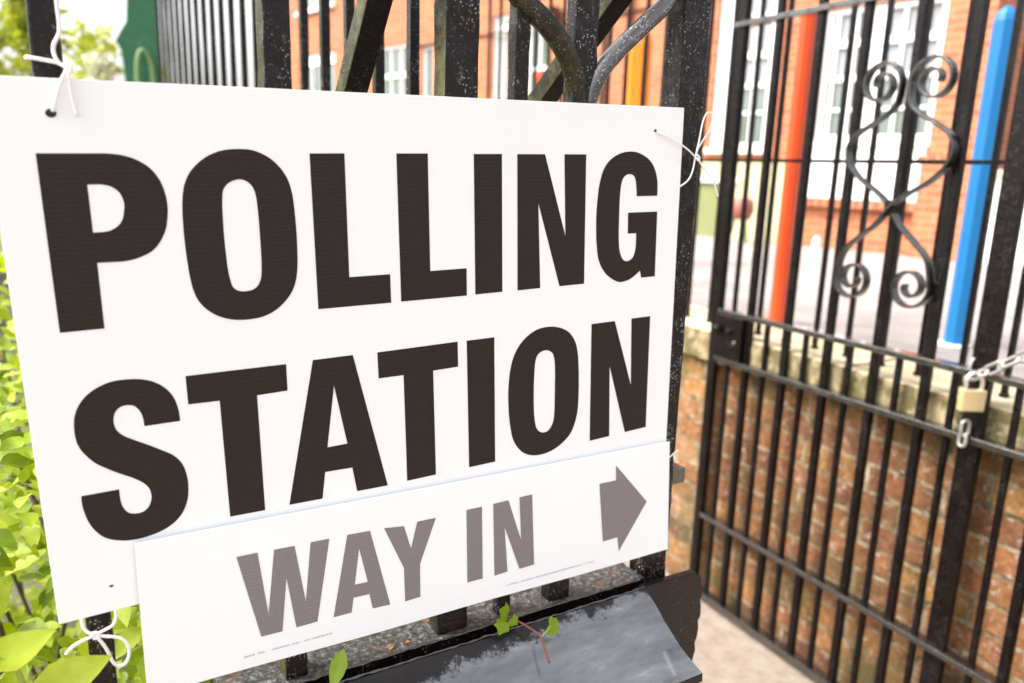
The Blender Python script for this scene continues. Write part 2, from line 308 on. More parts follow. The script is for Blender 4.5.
# ---------------------------------------------------------------- mesh helpers
class MB:
    def __init__(s): s.v = []; s.f = []; s.sm = []
    def add(s, vs, fs, smooth=False):
        n = len(s.v); s.v += [tuple(v) for v in vs]
        for f in fs: s.f.append(tuple(n + i for i in f)); s.sm.append(smooth)
        return s
    def box(s, x0, x1, y0, y1, z0, z1):
        vs = [(x, y, z) for z in (z0, z1) for y in (y0, y1) for x in (x0, x1)]
        return s.add(vs, [(0, 2, 3, 1), (4, 5, 7, 6), (0, 1, 5, 4), (2, 6, 7, 3), (0, 4, 6, 2), (1, 3, 7, 5)])
    def bar(s, a, b, w, d, upv=(0, 1, 0)):
        """a bar of section w x d from a to b, d along upv"""
        a = Vector(a); b = Vector(b); t = (b - a).normalized(); u = Vector(upv); u = (u - t * u.dot(t)).normalized(); x = t.cross(u)
        vs = [p + x * sx * w / 2 + u * sy * d / 2 for p in (a, b) for sy in (-1, 1) for sx in (-1, 1)]
        return s.add(vs, [(0, 2, 3, 1), (4, 5, 7, 6), (0, 1, 5, 4), (2, 6, 7, 3), (0, 4, 6, 2), (1, 3, 7, 5)])
    def tube(s, pts, r, seg=10, closed=False, cap=True):
        pts = [Vector(p) for p in pts]; n = len(pts); rs = r if isinstance(r, (list, tuple)) else [r] * n
        rings = []; ref = None
        for i, p in enumerate(pts):
            if closed: t = (pts[(i + 1) % n] - pts[i - 1])
            else: t = pts[min(n - 1, i + 1)] - pts[max(0, i - 1)]
            t.normalize()
            if ref is None: ref = t.orthogonal().normalized()
            ref = (ref - t * ref.dot(t)).normalized(); q = t.cross(ref)
            rings.append([p + (ref * cos(2 * pi * k / seg) + q * sin(2 * pi * k / seg)) * rs[i] for k in range(seg)])
        vs = [v for rg in rings for v in rg]; fs = []
        for i in range(n if closed else n - 1):
            j = (i + 1) % n
            for k in range(seg): fs.append((i * seg + k, i * seg + (k + 1) % seg, j * seg + (k + 1) % seg, j * seg + k))
        if cap and not closed: fs += [tuple(range(seg))[::-1], tuple((n - 1) * seg + k for k in range(seg))]
        return s.add(vs, fs, True)
    def ribbon(s, pts, wdir, w, th):
        """flat strap following pts; w across (wdir), th thick"""
        pts = [Vector(p) for p in pts]; wd = Vector(wdir).normalized(); n = len(pts); vs = []
        for i, p in enumerate(pts):
            t = (pts[min(n - 1, i + 1)] - pts[max(0, i - 1)]).normalized(); nn = t.cross(wd).normalized()
            vs += [p + wd * w / 2 + nn * th / 2, p + wd * w / 2 - nn * th / 2, p - wd * w / 2 - nn * th / 2, p - wd * w / 2 + nn * th / 2]
        fs = []
        for i in range(n - 1):
            for k in range(4): fs.append((i * 4 + k, i * 4 + (k + 1) % 4, (i + 1) * 4 + (k + 1) % 4, (i + 1) * 4 + k))
        fs += [(3, 2, 1, 0), tuple((n - 1) * 4 + k for k in range(4))]
        return s.add(vs, fs)
    def prism(s, outline, fn, t0, t1):
        """extrude a 2d outline: fn(a, b, t) gives the point"""
        n = len(outline)
        vs = [fn(a, b, t0) for a, b in outline] + [fn(a, b, t1) for a, b in outline]
        tri = geometry.tessellate_polygon([[Vector((a, b, 0)) for a, b in outline]])
        fs = [tuple(t) for t in tri] + [tuple(n + i for i in t[::-1]) for t in tri]
        fs += [(i, (i + 1) % n, n + (i + 1) % n, n + i) for i in range(n)]
        return s.add(vs, fs)
    def sheet(s, contours, fn):
        pl = [[Vector((a, b, 0)) for a, b in c] for c in contours]; flat = [p for c in pl for p in c]
        return s.add([fn(p.x, p.y) for p in flat], [tuple(t) for t in geometry.tessellate_polygon(pl)])
    def ball(s, c, r, seg=12, rings=8, sc=(1, 1, 1)):
        c = Vector(c); vs = []; fs = []
        for i in range(rings + 1):
            th = pi * i / rings
            for k in range(seg):
                ph = 2 * pi * k / seg
                vs.append(c + Vector((r * sc[0] * sin(th) * cos(ph), r * sc[1] * sin(th) * sin(ph), r * sc[2] * cos(th))))
        for i in range(rings):
            for k in range(seg): fs.append((i * seg + k, (i + 1) * seg + k, (i + 1) * seg + (k + 1) % seg, i * seg + (k + 1) % seg))
        return s.add(vs, fs, True)
    def leaf(s, p, d, n, L, W, fold=0.25, curl=0.25, wave=0.0):
        d = Vector(d).normalized(); n = Vector(n); n = (n - d * n.dot(d)).normalized(); x = d.cross(n)
        prof = ((0, 0.03), (0.15, 0.62), (0.35, 1.0), (0.58, 0.86), (0.8, 0.46), (1, 0.0)); vs = []; p = Vector(p)
        for i, (u, q) in enumerate(prof):
            c = p + d * L * u - n * curl * L * u * u; ww = W / 2 * q
            k = fold * ww + (wave * W * (0.5 if i % 2 else -0.5))
            vs += [c - x * ww + n * k, c, c + x * ww + n * (k if i % 2 else k * 0.6)]
        fs = []
        for i in range(len(prof) - 1):
            a = i * 3; fs += [(a, a + 1, a + 4, a + 3), (a + 1, a + 2, a + 5, a + 4)]
        return s.add(vs, fs, True)
    def build(s, name, mat, parent=None, bevel=0, seg=2, loc=None):
        me = bpy.data.meshes.new(name)
        o3 = Vector(loc) if loc else Vector((0, 0, 0))
        me.from_pydata([tuple(Vector(v) - o3) for v in s.v], [], s.f)
        me.polygons.foreach_set('use_smooth', s.sm); me.update()
        bm = bmesh.new(); bm.from_mesh(me)
        if len(bm.faces) < 30000 and name not in ('foliage', 'leaf', 'crown', 'printed_word', 'leaf_blade'): bmesh.ops.recalc_face_normals(bm, faces=bm.faces)
        bm.to_mesh(me); bm.free()
        o = bpy.data.objects.new(name, me); col.objects.link(o)
        if loc: o.location = loc
        for mt in (mat if isinstance(mat, (list, tuple)) else [mat]): me.materials.append(mt)
        if parent: o.parent = parent
        if bevel:
            b = o.modifiers.new('bevel', 'BEVEL'); b.width = bevel; b.segments = seg; b.limit_method = 'ANGLE'
        return o
def tag(o, label=None, cat=None, group=None, kind=None):
    if label: o['label'] = label
    if cat: o['category'] = cat
    if group: o['group'] = group
    if kind: o['kind'] = kind
    return o
def empty(name, loc, label, cat, group=None, rz=0, ry=0):
    o = bpy.data.objects.new(name, None); col.objects.link(o); o.empty_display_size = 0.1
    o.location = loc; o.rotation_euler = (0, ry, rz); return tag(o, label, cat, group)
def crom(pts, k=6):
    P = [Vector(p) for p in pts]; out = []
    for i in range(len(P) - 1):
        a = P[max(0, i - 1)]; b = P[i]; c = P[i + 1]; d = P[min(len(P) - 1, i + 2)]
        for j in range(k):
            u = j / k; out.append(0.5 * ((2 * b) + (c - a) * u + (2 * a - 5 * b + 4 * c - d) * u * u + (3 * b - a - 3 * c + d) * u ** 3))
    out.append(P[-1]); return out
Z = EYE
# ================================================================ the setting
def struct(name, mb, mat):
    return tag(mb.build(name, mat), kind='structure')
struct('ground', MB().box(-120, 120, -80, 140, -0.30, -0.03), M['soil'])
pv = MB().box(0.46, 1.985, 0.2, 9, -0.2, 0.0); pv.box(-4, 4.5, -6, 0.196, -0.2, -0.004)
struct('path', pv, M['paving'])
yd = MB().box(2.27, 40, 0.62, 60, -0.25, Z - 0.535); struct('school_yard', yd, M['yard'])
rd = MB().box(-60, 60, -14, -6.05, -0.2, -0.02); struct('road', rd, M['asphalt'])

# ================================================================ brick retaining wall with coping
bw = empty('brick_wall', (2.11, 3.2, 0), 'low old brick wall under a stone coping, behind the opened gate', 'wall')
MB().box(-0.12, 0.155, -2.6, 5.6, 0.0, Z - 0.637).build('brickwork', M['oldbrick'], bw)
cp = MB(); y = -2.6; k = 0
while y < 5.6:
    L = (0.78, 0.9, 0.7)[k % 3]; y1 = min(5.6, y + L)
    cp.box(-0.16 + (k % 2) * 0.004, 0.175, y, y1 - 0.006, Z - 0.635 , Z - 0.528 + (k % 3) * 0.002); y += L; k += 1
cpo = cp.build('coping', [M['coping'], M['copingtop']], bw, bevel=0.008)
for p in cpo.data.polygons:
    if p.normal.z > 0.9: p.material_index = 1  # paler top faces: the sunlit top put into the colour

# railing standing on the coping
wr = empty('wall_railing', (2.07, 2.3, Z - 0.528), 'slim black railing standing on the stone coping behind the gate', 'railing')
ys = [1.108 - 0.1165 * k for k in range(4, 0, -1)] + [1.108 + 0.1165 * k for k in range(0, 24)]
for yy in ys:
    b = MB().box(-0.0065, 0.0065, yy - 2.3 - 0.0065, yy - 2.3 + 0.0065, 0.004, 1.85)
    b.box(-0.009, 0.009, yy - 2.3 - 0.009, yy - 2.3 + 0.009, 0.0, 0.010)
    b.build('bar', M['gate'], wr)
for zz in (0.586, 1.70):
    MB().box(-0.010, 0.010, ys[0] - 2.34, ys[-1] - 2.26, zz - 0.0055, zz + 0.0055).build('rail', M['gate'], wr)

# ================================================================ school building
A = R(11.5); dB = Vector((-sin(A), cos(A), 0)); nB = Vector((cos(A), sin(A), 0))
S0 = 3.0
bp = nB * 6.148 + dB * S0
sb = empty('school_building', (bp.x, bp.y, Z - 0.54), 'orange brick school building with white framed windows across the yard', 'building', rz=pi / 2 + A)
def bz(z): return z + 0.54
def bx(mb, s0, s1, y0, y1, z0, z1): return mb.box(s0 - S0, s1 - S0, y0, y1, bz(z0), bz(z1))
wins = [(2.29, 3.19, 0.31, 1.31), (3.62, 4.18, 0.25, 1.72), (6.30, 6.80, -0.3, 1.66), (6.95, 7.22, -0.3, 1.72), (8.38, 8.62, -0.3, 1.52), (8.90, 9.62, -0.3, 1.60), (10.85, 11.98, -0.3, 1.66),
        (2.29, 3.19, 1.95, 3.1), (3.62, 4.18, 2.1, 3.2), (6.30, 7.22, 2.3, 3.5), (8.4, 9.6, 2.3, 3.5), (10.85, 11.98, 2.3, 3.5)]
def walled(mb, s0, s1, z0, z1, holes, y0, y1):
    xs = sorted({s0, s1} | {h[i] for h in holes for i in (0, 1)})
    for a, b in zip(xs[:-1], xs[1:]):
        hs = sorted([(h[2], h[3]) for h in holes if h[0] < (a + b) / 2 < h[1]]); z = z0
        for u, v in hs:
            if u > z: bx(mb, a, b, y0, y1, z, u)
            z = v
        bx(mb, a, b, y0, y1, z, z1)
wl = MB(); walled(wl, 1.943, 12.357, -0.54, 4.4, wins, -0.3, 0.0)
bx(wl, 2.252, 12.048, -6, -5.7, -0.54, 4.4)
for a_, b_ in ((1.945, 2.25), (12.05, 12.355)):
    sw = MB(); bx(sw, a_, b_, -6.0, -0.302, -0.54, 4.398); sw.build('end_wall', M['brickside'], sb)
wo = wl.build('wall', M['brick'], sb)
rf = MB(); rf.prism([(0.35, bz(4.4)), (-6.35, bz(4.4)), (-3, bz(6.4))], lambda a, b, t: (t, a, b), 1.7 - S0, 12.6 - S0)
rf.build('roof', M['tile'], sb)
pr = MB(); bx(pr, 1.93, 2.285, 0.002, 0.11, -0.54, 0.16); bx(pr, 1.95, 2.265, 0.002, 0.07, 0.20, 4.39)
pr.build('brick_pier', M['brick'], sb)
pc = MB(); bx(pc, 1.91, 2.31, 0.003, 0.13, 0.162, 0.198); pc.build('pier_cap', M['sillbrick'], sb, bevel=0.004)
sl = MB(); bx(sl, 2.29, 3.22, 0.002, 0.07, -0.205, -0.142); sl.build('brick_sill', M['sillbrick'], sb)
lp = MB()
for q in range(3): bx(lp, 2.293 + q * 0.302, 2.293 + (q + 1) * 0.302 - 0.004, 0.002, 0.035, -0.140, 0.30)
lp.build('white_panel', M['white'], sb, bevel=0.003)
cr_ = MB(); walled(cr_, 3.235, 4.62, -0.54, 0.13, [(3.86, 4.25, -0.54, -0.05)], 0.002, 0.03); cr_.build('cream_render', M['cream'], sb)
dr = MB(); bx(dr, 3.865, 4.245, 0.004, 0.02, -0.535, -0.055); d_o = dr.build('door', M['olive'], sb)
MB().ball((3.93 - S0, 0.035, bz(-0.27)), 0.012).build('handle', M['steel'], d_o)
dl = MB(); bx(dl, 3.80, 4.32, 0.032, 0.055, -0.048, 0.0); dl.build('door_lintel', M['white'], sb)
def window(s0, s1, z0, z1, mull, trans, big=(), blind=None):
    f = MB(); e = 0.045
    bx(f, s0 + .002, s0 + e, -0.09, -0.03, z0 + .002, z1 - .002); bx(f, s1 - e, s1 - .002, -0.09, -0.03, z0 + .002, z1 - .002)
    bx(f, s0 + e, s1 - e, -0.088, -0.032, z1 - e, z1 - .002); bx(f, s0 + e, s1 - e, -0.088, -0.032, z0 + .002, z0 + e)
    for m_, wd in [(m_, 0.022) for m_ in mull] + [(m_, 0.10) for m_ in big]: bx(f, m_ - wd / 2, m_ + wd / 2, -0.083, -0.037, z0 + e, z1 - e)
    for m_, wd in trans: bx(f, s0 + e, s1 - e, -0.080, -0.034 if wd > .03 else -0.041, m_ - wd / 2, m_ + wd / 2)
    fo = f.build('window', M['white'], sb)
    g = MB(); bx(g, s0 + .01, s1 - .01, -0.072, -0.064, z0 + .01, z1 - .01); g.build('pane', M['glass'], fo)
    if blind:
        g = MB(); bx(g, s0 + .03, s1 - .03, -0.0625, -0.0605, blind, z1 - .03); g.build('blind', M['blind'], fo)
    st = MB(); bx(st, s0 - 0.03, s1 + 0.03, -0.03, 0.05, z0 - 0.045, z0 - 0.002)
    if z0 > -0.29 : st.build('sill', M['white'], fo)
window(2.29, 3.19, 0.31, 1.31, (2.43, 2.59, 2.95, 3.10), ((1.045, .055), (.785, .045), (.548, .022)), big=(2.765,), blind=0.82)
window(3.62, 4.18, 0.25, 1.72, (3.80, 3.98), ((.778, .04), (1.025, .055), (.55, .022), (1.35, .022)), big=(4.09,), blind=0.80)
window(6.30, 6.80, -0.3, 1.66, (6.46, 6.62), ((0.5, .05), (1.1, .04)))
window(6.95, 7.22, -0.3, 1.72, (7.08,), ((.6, .05), (1.57, .06)))
window(8.38, 8.62, -0.3, 1.52, (), ((.6, .05),))
window(8.90, 9.62, -0.3, 1.60, (9.14, 9.38), ((.6, .05), (1.2, .05)))
window(10.85, 11.98, -0.3, 1.66, (11.2, 11.6), ((.6, .05), (1.55, .12)))
for h in wins[7:]: window(h[0], h[1], h[2], h[3], ((h[0] + h[1]) / 2,), ((h[2] + 0.6, .04),))
for sx in (5.47, 5.16):
    MB().tube([(sx - S0, 0.04, bz(-0.5)), (sx - S0, 0.04, bz(4.3))], 0.022, 8).build('drainpipe', M['darkpipe'], sb)
MB().tube([(4.7 - S0, 0.02, bz(1.53)), (8.8 - S0, 0.02, bz(1.53))], 0.012, 6).build('conduit', M['darkpipe'], sb)
lamp_ = MB(); bx(lamp_, 6.12, 6.24, 0.02, 0.14, 1.56, 1.68); bx(lamp_, 6.16, 6.20, 0.002, 0.02, 1.58, 1.66)
lamp_.build('wall_lamp', M['darkpipe'], sb, bevel=0.01)

# coloured pencil posts in the yard
def pencil(name, x, y, zb, zt, r, mat, label):
    t = empty(name, (x, y, zb), label, 'post', 'coloured posts in the school yard')
    h = zt - zb; pt = 1.3 * r
    a = MB(); seg = 8; vs = []
    for (zz, rr) in ((0, r), (h - pt, r), (h - pt * 0.55, r * 0.86), (h - pt * .2, r * .58), (h, 0.16 * r)):
        vs += [(rr * cos(2 * pi * (k + .5) / seg), rr * sin(2 * pi * (k + .5) / seg), zz) for k in range(seg)]
    fs = [(i * seg + k, i * seg + (k + 1) % seg, (i + 1) * seg + (k + 1) % seg, (i + 1) * seg + k) for i in range(4) for k in range(seg)]
    fs += [tuple(range(seg))[::-1], tuple(4 * seg + k for k in range(seg))]
    a.add(vs, fs); a.build('shaft', mat, t, bevel=0.002)
    b = MB().tube([(0, 0, 0.0), (0, 0, 0.012)], r * 1.5, 16); b.build('foot', M['white'], t)
pencil('pencil_post', 2.604, 1.431, Z - .535, Z + 0.545, 0.034, M['bluepaint'], 'sky blue round-topped post with a pointed tip, rightmost of the coloured posts')
pencil('pencil_post', 2.325, 1.95, Z - .535, Z + 0.590, 0.029, M['redpaint'], 'orange-red post beside the white window, seen through the left bars of the gate')
pencil('pencil_post', 3.03, 3.73, Z - .535, Z + 0.84, 0.082, M['yellowpaint'], 'amber yellow post behind the curved right bracket of the gate pier')
pencil('pencil_post', 3.55, 5.62, Z - .535, Z + 0.80, 0.036, M['redpaint'], 'distant orange-red post seen above the letters of the sign')

# small things by the school wall
def onB(s, off, z=Z - 0.54):
    p = nB * (6.148 - off) + dB * s; return (p.x, p.y, z)
bo = empty('bollard', onB(2.93, 0.25), 'small white bollard at the foot of the school wall', 'bollard')
MB().tube([(0, 0, 0), (0, 0, 0.07), (0, 0, 0.095), (0, 0, 0.105)], [0.028, 0.028, 0.02, 0.006], 14).build('shaft', M['white'], bo)
MB().tube([(0, 0, 0), (0, 0, 0.012)], 0.04, 14).build('foot', M['white'], bo)
tb = empty('barrel_planter', onB(3.56, 0.35), 'maroon barrel planter on a stand in front of the cream wall', 'planter')
MB().tube([(0, 0, .20), (0, 0, .27), (0, 0, .34), (0, 0, .375)], [0.075, 0.10, 0.095, 0.075], 20).build('barrel', M['maroon'], tb)
st_ = MB()
for k in range(3): a = 2 * pi * k / 3; st_.bar((0.09 * cos(a), 0.09 * sin(a), 0), (0.05 * cos(a), 0.05 * sin(a), .205), .02, .02)
st_.build('stand', M['palegreen'], tb)
# beyond the building's right end
wa = empty('garden_wall', onB(1.2, 0.0), 'white painted low wall to the right of the school building', 'wall', rz=pi / 2 + A)
MB().box(-2.6, 0.70, -0.12, 0.0, 0, 0.60).build('panel', M['white'], wa); MB().box(-2.62, 0.72, -0.14, 0.02, 0.602, 0.65).build('coping', M['copingtop'], wa)
cb = empty('cottage', (15.5, 5.6, Z - 0.54), 'pale distant cottage beyond the white wall, far right', 'building', rz=pi / 2 + A)
MB().box(-5, 3, -4, 0, 0, 1.9).build('wall', M['white'], cb)
rf = MB(); rf.prism([(0.3, 1.9), (-4.3, 1.9), (-2, 3.1)], lambda a, b, t: (t, a, b), -5.3, 3.3); rf.build('roof', M['maroon'], cb)
for sx in (-3.5, -1, 1.2): MB().box(sx - .4, sx + .4, 0.002, 0.05, 0.7, 1.5).build('window', M['glass'], cb)

# ================================================================ trees and bush
def crown_pts(c, r, n, nclump, seed):
    rnd = random.Random(seed); cl = []
    for _ in range(nclump):
        while True:
            p = Vector((rnd.uniform(-1, 1), rnd.uniform(-1, 1), rnd.uniform(-1, 1)))
            if 0.25 < p.length < 1: break
        cl.append((p, rnd.uniform(0.18, 0.38)))
    for i in range(n):
        p, q = cl[rnd.randrange(nclump)]
        d = Vector((rnd.gauss(0, 1), rnd.gauss(0, 1), rnd.gauss(0, 1))).normalized() * q * rnd.random() ** 0.4
        v = p + d; yield Vector((c[0] + v.x * r[0], c[1] + v.y * r[1], c[2] + v.z * r[2])), d
def tree(x, y, h, cr, n, L, seed, label, cz=None, mat='treeleaf', bark='bark'):
    t = empty('tree', (x, y, -0.03), label, 'tree', 'trees beyond the garden')
    rnd = random.Random(seed); tk = MB()
    cz = cz or h * 0.62
    tk.tube([(0, 0, 0), (0.05, 0.03, h * .3), (-0.03, 0.05, h * .6), (0.0, 0, h * .85)], [h * .03, h * .024, h * .015, h * .005], 8)
    for k in range(7):
        a = rnd.uniform(0, 6.28); z0 = h * rnd.uniform(.3, .6)
        tk.tube([(0, 0, z0), (cr * .4 * cos(a), cr * .4 * sin(a), z0 + h * .12), (cr * .8 * cos(a), cr * .8 * sin(a), z0 + h * .2)], [h * .011, h * .007, h * .003], 6)
    tk.build('trunk', M[bark], t)
    c = MB()
    for p, d in crown_pts((0, 0, cz), (cr, cr, h * .42), n, 26, seed):
        c.leaf(p, (rnd.gauss(0, 1), rnd.gauss(0, 1), rnd.gauss(-.3, 1)), (rnd.gauss(0, .7), rnd.gauss(0, .7), 1), L * rnd.uniform(.7, 1.3), L * .6)
    c.build('crown', M[mat], t)
tree(-0.75, 8.5, 3.6, 1.15, 8500, .12, 1, 'bright yellow-green tree at the far left, seen left of the first post', cz=2.2)
tree(0.62, 9.8, 2.62, 0.75, 5500, .11, 2, 'yellow-green tree just right of the first post, behind the white board', cz=1.75)
tree(-1.6, 12.5, 4.6, 1.7, 9000, .15, 8, 'broad yellow-green tree filling the far left corner behind the first post', cz=2.6)
tree(1.6, 15.5, 3.1, 1.2, 1800, .20, 3, 'small round tree behind the receding railing', cz=1.8)
tree(-5.5, 13, 5.2, 1.8, 1800, .24, 4, 'tall tree off to the left beyond the bush', cz=3.2)
tree(11.5, 6.6, 3.8, 1.5, 1500, .2, 5, 'grey-green tree beyond the right end of the school', cz=2.9)
ps = empty('blossom_shrub', (0.37, 6.35, -0.03), 'small white-blossomed shrub just left of the green board', 'shrub')
MB().tube([(0, 0, 0), (0.02, 0, 1.2), (0.0, 0, 2.0)], [.03, .022, .008], 8).build('stem', M['palebark'], ps)
c = MB(); rnd = random.Random(3)
for i in range(900):
    z = rnd.uniform(1.25, 2.28); q = .10 * (1 - ((z - 1.75) / .62) ** 2) ** .5 if abs(z - 1.75) < .6 else .02
    c.leaf((rnd.gauss(0, q * .6), rnd.gauss(0, q), z), (rnd.gauss(0, .5), rnd.gauss(0, 1), rnd.gauss(-.8, .5)), (rnd.gauss(0, .7), rnd.gauss(0, .7), 1), .055, .035)
c.build('foliage', M['blossom'], ps)

bs = empty('bush', (-0.15, 1.5, -0.03), 'dense bush of bright yellow-green leaves behind the sign on the left', 'bush')
lf = MB(); lp_ = MB(); rnd = random.Random(11)
for i in range(11000):
    y = 0.92 + 2.1 * rnd.random() ** 1.3; x = rnd.uniform(-.75, .42)
    top = 1.22 + 0.07 * sin(7 * x + 3 * y) + .05 * sin(17 * x) + 0.02 * (y - 1)
    z = top - (top - 0.1) * rnd.random() ** 1.6
    s = rnd.uniform(.45, 1.2) * (0.046 if z < 1.1 else .038)
    (lp_ if rnd.random() < .38 else lf).leaf((x + .15, y - 1.5, z + .03), (rnd.gauss(0, 1), rnd.gauss(-.7, .8), rnd.gauss(-.15, .6)), (rnd.gauss(0, .5), rnd.gauss(-.45, .5), 1), s, s * .55, wave=.06)
for i in range(300):   # large leaves low down, right behind and beside the first bar
    x = rnd.uniform(-.42, .20); y = rnd.uniform(.845, 1.0); z = rnd.uniform(.55, 1.02) 
    if z > 0.97 and x > 0.0: continue
    s = rnd.uniform(.035, .070)
    (lp_ if rnd.random() < .55 else lf).leaf((x + .15, y - 1.5, z + .03), (rnd.gauss(0, 1), rnd.gauss(-.6, .5), rnd.gauss(-.25, .5)), (rnd.gauss(0, .4), rnd.gauss(-.7, .4), 1), s, s * .52, wave=.05)
lf.build('foliage', M['leaf'], bs); lp_.build('foliage', M['leafpale'], bs)
# stems
sm_ = MB()
for i in range(60):
    x = rnd.uniform(-.55, .5); y = rnd.uniform(-.55, 1.3)
    sm_.tube(crom([(x, y, .0), (x + rnd.uniform(-.1, .1), y, .5), (x + rnd.uniform(-.15, .15), y + rnd.uniform(-.1, .1), 1.1)], 3), 0.004, 5)
sm_.build('stem', M['bark'], bs)
# a few leaves reaching between the bars
fl = empty('leafy_shoot', (-0.06, 0.775, 0.55), 'leafy shoot poking out in front of the first bar, bottom left', 'plant')
def near_leaf(base, tip, W, n, mat='leafpale'):
    b = Vector(base) - Vector((-0.06, 0.775, 0.55)); t = Vector(tip) - Vector((-0.06, 0.775, 0.55))
    d = t - b; MB().leaf(b, d, n, d.length, W, fold=.22, curl=.12, wave=.03).build('leaf', M[mat], fl)
near_leaf((-.055, .77, 1.032), (.016, .765, 1.056), .040, (0, -.9, .5))
near_leaf((-.055, .77, 1.045), (-.095, .75, 1.005), .036, (0, -.8, .6))
near_leaf((-.085, .78, 1.07), (-.03, .76, 1.10), .034, (.1, -.9, .5))
near_leaf((-.12, .77, 1.06), (-.07, .75, 1.088), .034, (-.1, -.9, .5), 'leaf')
near_leaf((-.06, .78, 1.01), (.0, .76, .985), .040, (0, -.8, .6))
MB().tube(crom([(.0, 0, 0), (-.01, .0, .25), (.005, .0, .48), (-.03, 0.005, .54)], 4), .003, 6).build('stem', M['greenstem'], fl)

# ================================================================ green board and side railing
gb = empty('green_board', (0.60, 5.75, 0), 'green painted board with a notched left edge at the end of the railing', 'board')
out = [(-.115, 0), (.105, 0), (.105, 2.9), (-.075, 2.9), (-.08, 2.72), (-.06, 2.62), (-.075, 2.5), (-.085, 2.38), (-.125, 2.32), (-.16, 2.26), (-.13, 2.2), (-.12, 2.05), (-.115, 1.95)]
MB().prism(out, lambda a, b, t: (a * .9 , t - a * .35, b), -0.02, 0.02).build('panel', M['greenpaint'], gb, bevel=.004)
MB().tube(crom([(-.045, -.07, 1.9), (-.04, -.07, 2.12), (-.005, -.07, 2.2), (.04, -.07, 2.12), (.05, -.07, 1.9)], 5), .014, 8).build('hoop', M['palegreen'], gb)

sr = empty('side_railing', (0.52, 3.2, 0), 'long black railing running away from the gate pier, thin square bars', 'railing')
yy = 0.9 + .152; k = 0; bars = []
while yy < 4.36: bars.append(yy); yy += .152
for yy in bars:
    b = MB(); s = .0085; n = 26
    # the bars are beaded with old paint: small random swellings
    rr = random.Random(int(yy * 1000)); vs = []; s = .0085 if yy < 2.2 else .0075
    for i in range(n + 1):
        z = 0.12 + (2.85 - .12) * i / n; q = s * (1 + .10 * rr.uniform(-1, 1))
        vs += [(dx * q, yy - 3.2 + dy * q, z) for dx, dy in ((-1, -1), (1, -1), (1, 1), (-1, 1))]
    fs = [(i * 4 + j, i * 4 + (j + 1) % 4, i * 4 + 4 + (j + 1) % 4, i * 4 + 4 + j) for i in range(n) for j in range(4)] + [(3, 2, 1, 0), (n * 4, n * 4 + 1, n * 4 + 2, n * 4 + 3)]
    b.add(vs, fs).build('bar', M['post'], sr)
for zz in (.2, 1.02, 2.8): MB().box(-.016, .016, bars[0] - 3.3, bars[-1] - 3.1, zz - .006, zz + .006).build('rail', M['post'], sr)
MB().box(-.19, .06, -2.3, 1.3, -0.03, .1).build('kerb', M['ledge'], sr)

# ================================================================ gate pier (fence front)
gp = empty('gate_pier', (0.37, 0.82, 0), 'black painted cast iron fence panel and plinth that carries the polling sign', 'fence')
ox, oy = 0.37, 0.82
def gbx(mb, x0, x1, y0, y1, z0, z1): return mb.box(x0 - ox, x1 - ox, y0 - oy, y1 - oy, Z + z0, Z + z1)
def roughbar(x0, x1, y0, y1, z0, z1, seed, jit=.0008):
    """a square bar with slightly lumpy sides from many coats of paint"""
    rr = random.Random(seed); n = 60; vs = []
    for i in range(n + 1):
        z = Z + z0 + (z1 - z0) * i / n
        for (a, b) in ((x0, y0), (x1, y0), (x1, y1), (x0, y1)):
            vs.append((a - ox + rr.uniform(-jit, jit), b - oy + rr.uniform(-jit, jit), z))
    fs = [(i * 4 + j, i * 4 + (j + 1) % 4, i * 4 + 4 + (j + 1) % 4, i * 4 + 4 + j) for i in range(n) for j in range(4)] + [(3, 2, 1, 0), (n * 4, n * 4 + 1, n * 4 + 2, n * 4 + 3)]
    return MB().add(vs, fs)
def post(x0, x1, d, seed, zb=-.600, left='lit_olive'):
    o = roughbar(x0, x1, .800, .800 + d, zb, .62, seed).build('post', [M['post'], M[left]], gp, bevel=.0025)
    for p in o.data.polygons:
        if p.normal.x < -.7: p.material_index = 1
    return o
post(-.003, .0205, .022, 1, zb=-1.45, left='post')
post(.190, .2165, .030, 2)
post(.383, .4255, .030, 3)
post(.553, .587, .022, 4, left='post')
post(.721, .767, .034, 5, zb=-.62, left='post')
t2 = roughbar(.474, .493, .803, .822, -.60, .62, 9).build('post', M['post'], gp, bevel=.002)
r_ = MB(); gbx(r_, .10, .793, .8025, .8300, -.452, -.428); r_.build('lower_rail', M['railtop'], gp, bevel=.002)
r_ = MB(); gbx(r_, -.06, .793, .795, .840, .60, .64); r_.build('top_rail', M['railtop'], gp, bevel=.002)
def L2(p): return (p[0] - ox, p[1] - oy, Z + p[2])
lft = [(.568, .812, .06), (.564, .810, .095), (.556, .806, .118), (.538, .804, .144), (.514, .804, .167), (.481, .806, .190), (.452, .810, .225), (.435, .812, .28), (.43, .812, .34)]
rgt = [(.577, .812, .06), (.584, .808, .090), (.595, .804, .120), (.622, .803, .150), (.660, .804, .183), (.694, .806, .214), (.715, .810, .26), (.722, .812, .33)]
MB().tube([L2(p) for p in crom(lft, 6)], .0130, 12).build('scroll_bracket', M['scroll'], gp)
MB().tube([L2(p) for p in crom(rgt, 6)], .0112, 12).build('scroll_bracket', M['streaky'], gp)
def stay(X, pa, pb, w):
    a = Vector(pa); b = Vector(pb); d = b - a; a2 = a - d * 2.2; b2 = b + d * 5.0
    o = MB().bar(L2(a2), L2(b2), w, .030, (0, .6, 1)).build('raking_stay', [M['gate'], M['lit_olive']], gp, bevel=.002)
    for p in o.data.polygons:
        if p.normal.x < -.7: p.material_index = 1
stay(.335, (.335, .883, .182), (.335, .963, .0925), .030)
stay(.66, (.662, .875, .222), (.662, 1.036, .109), .030)
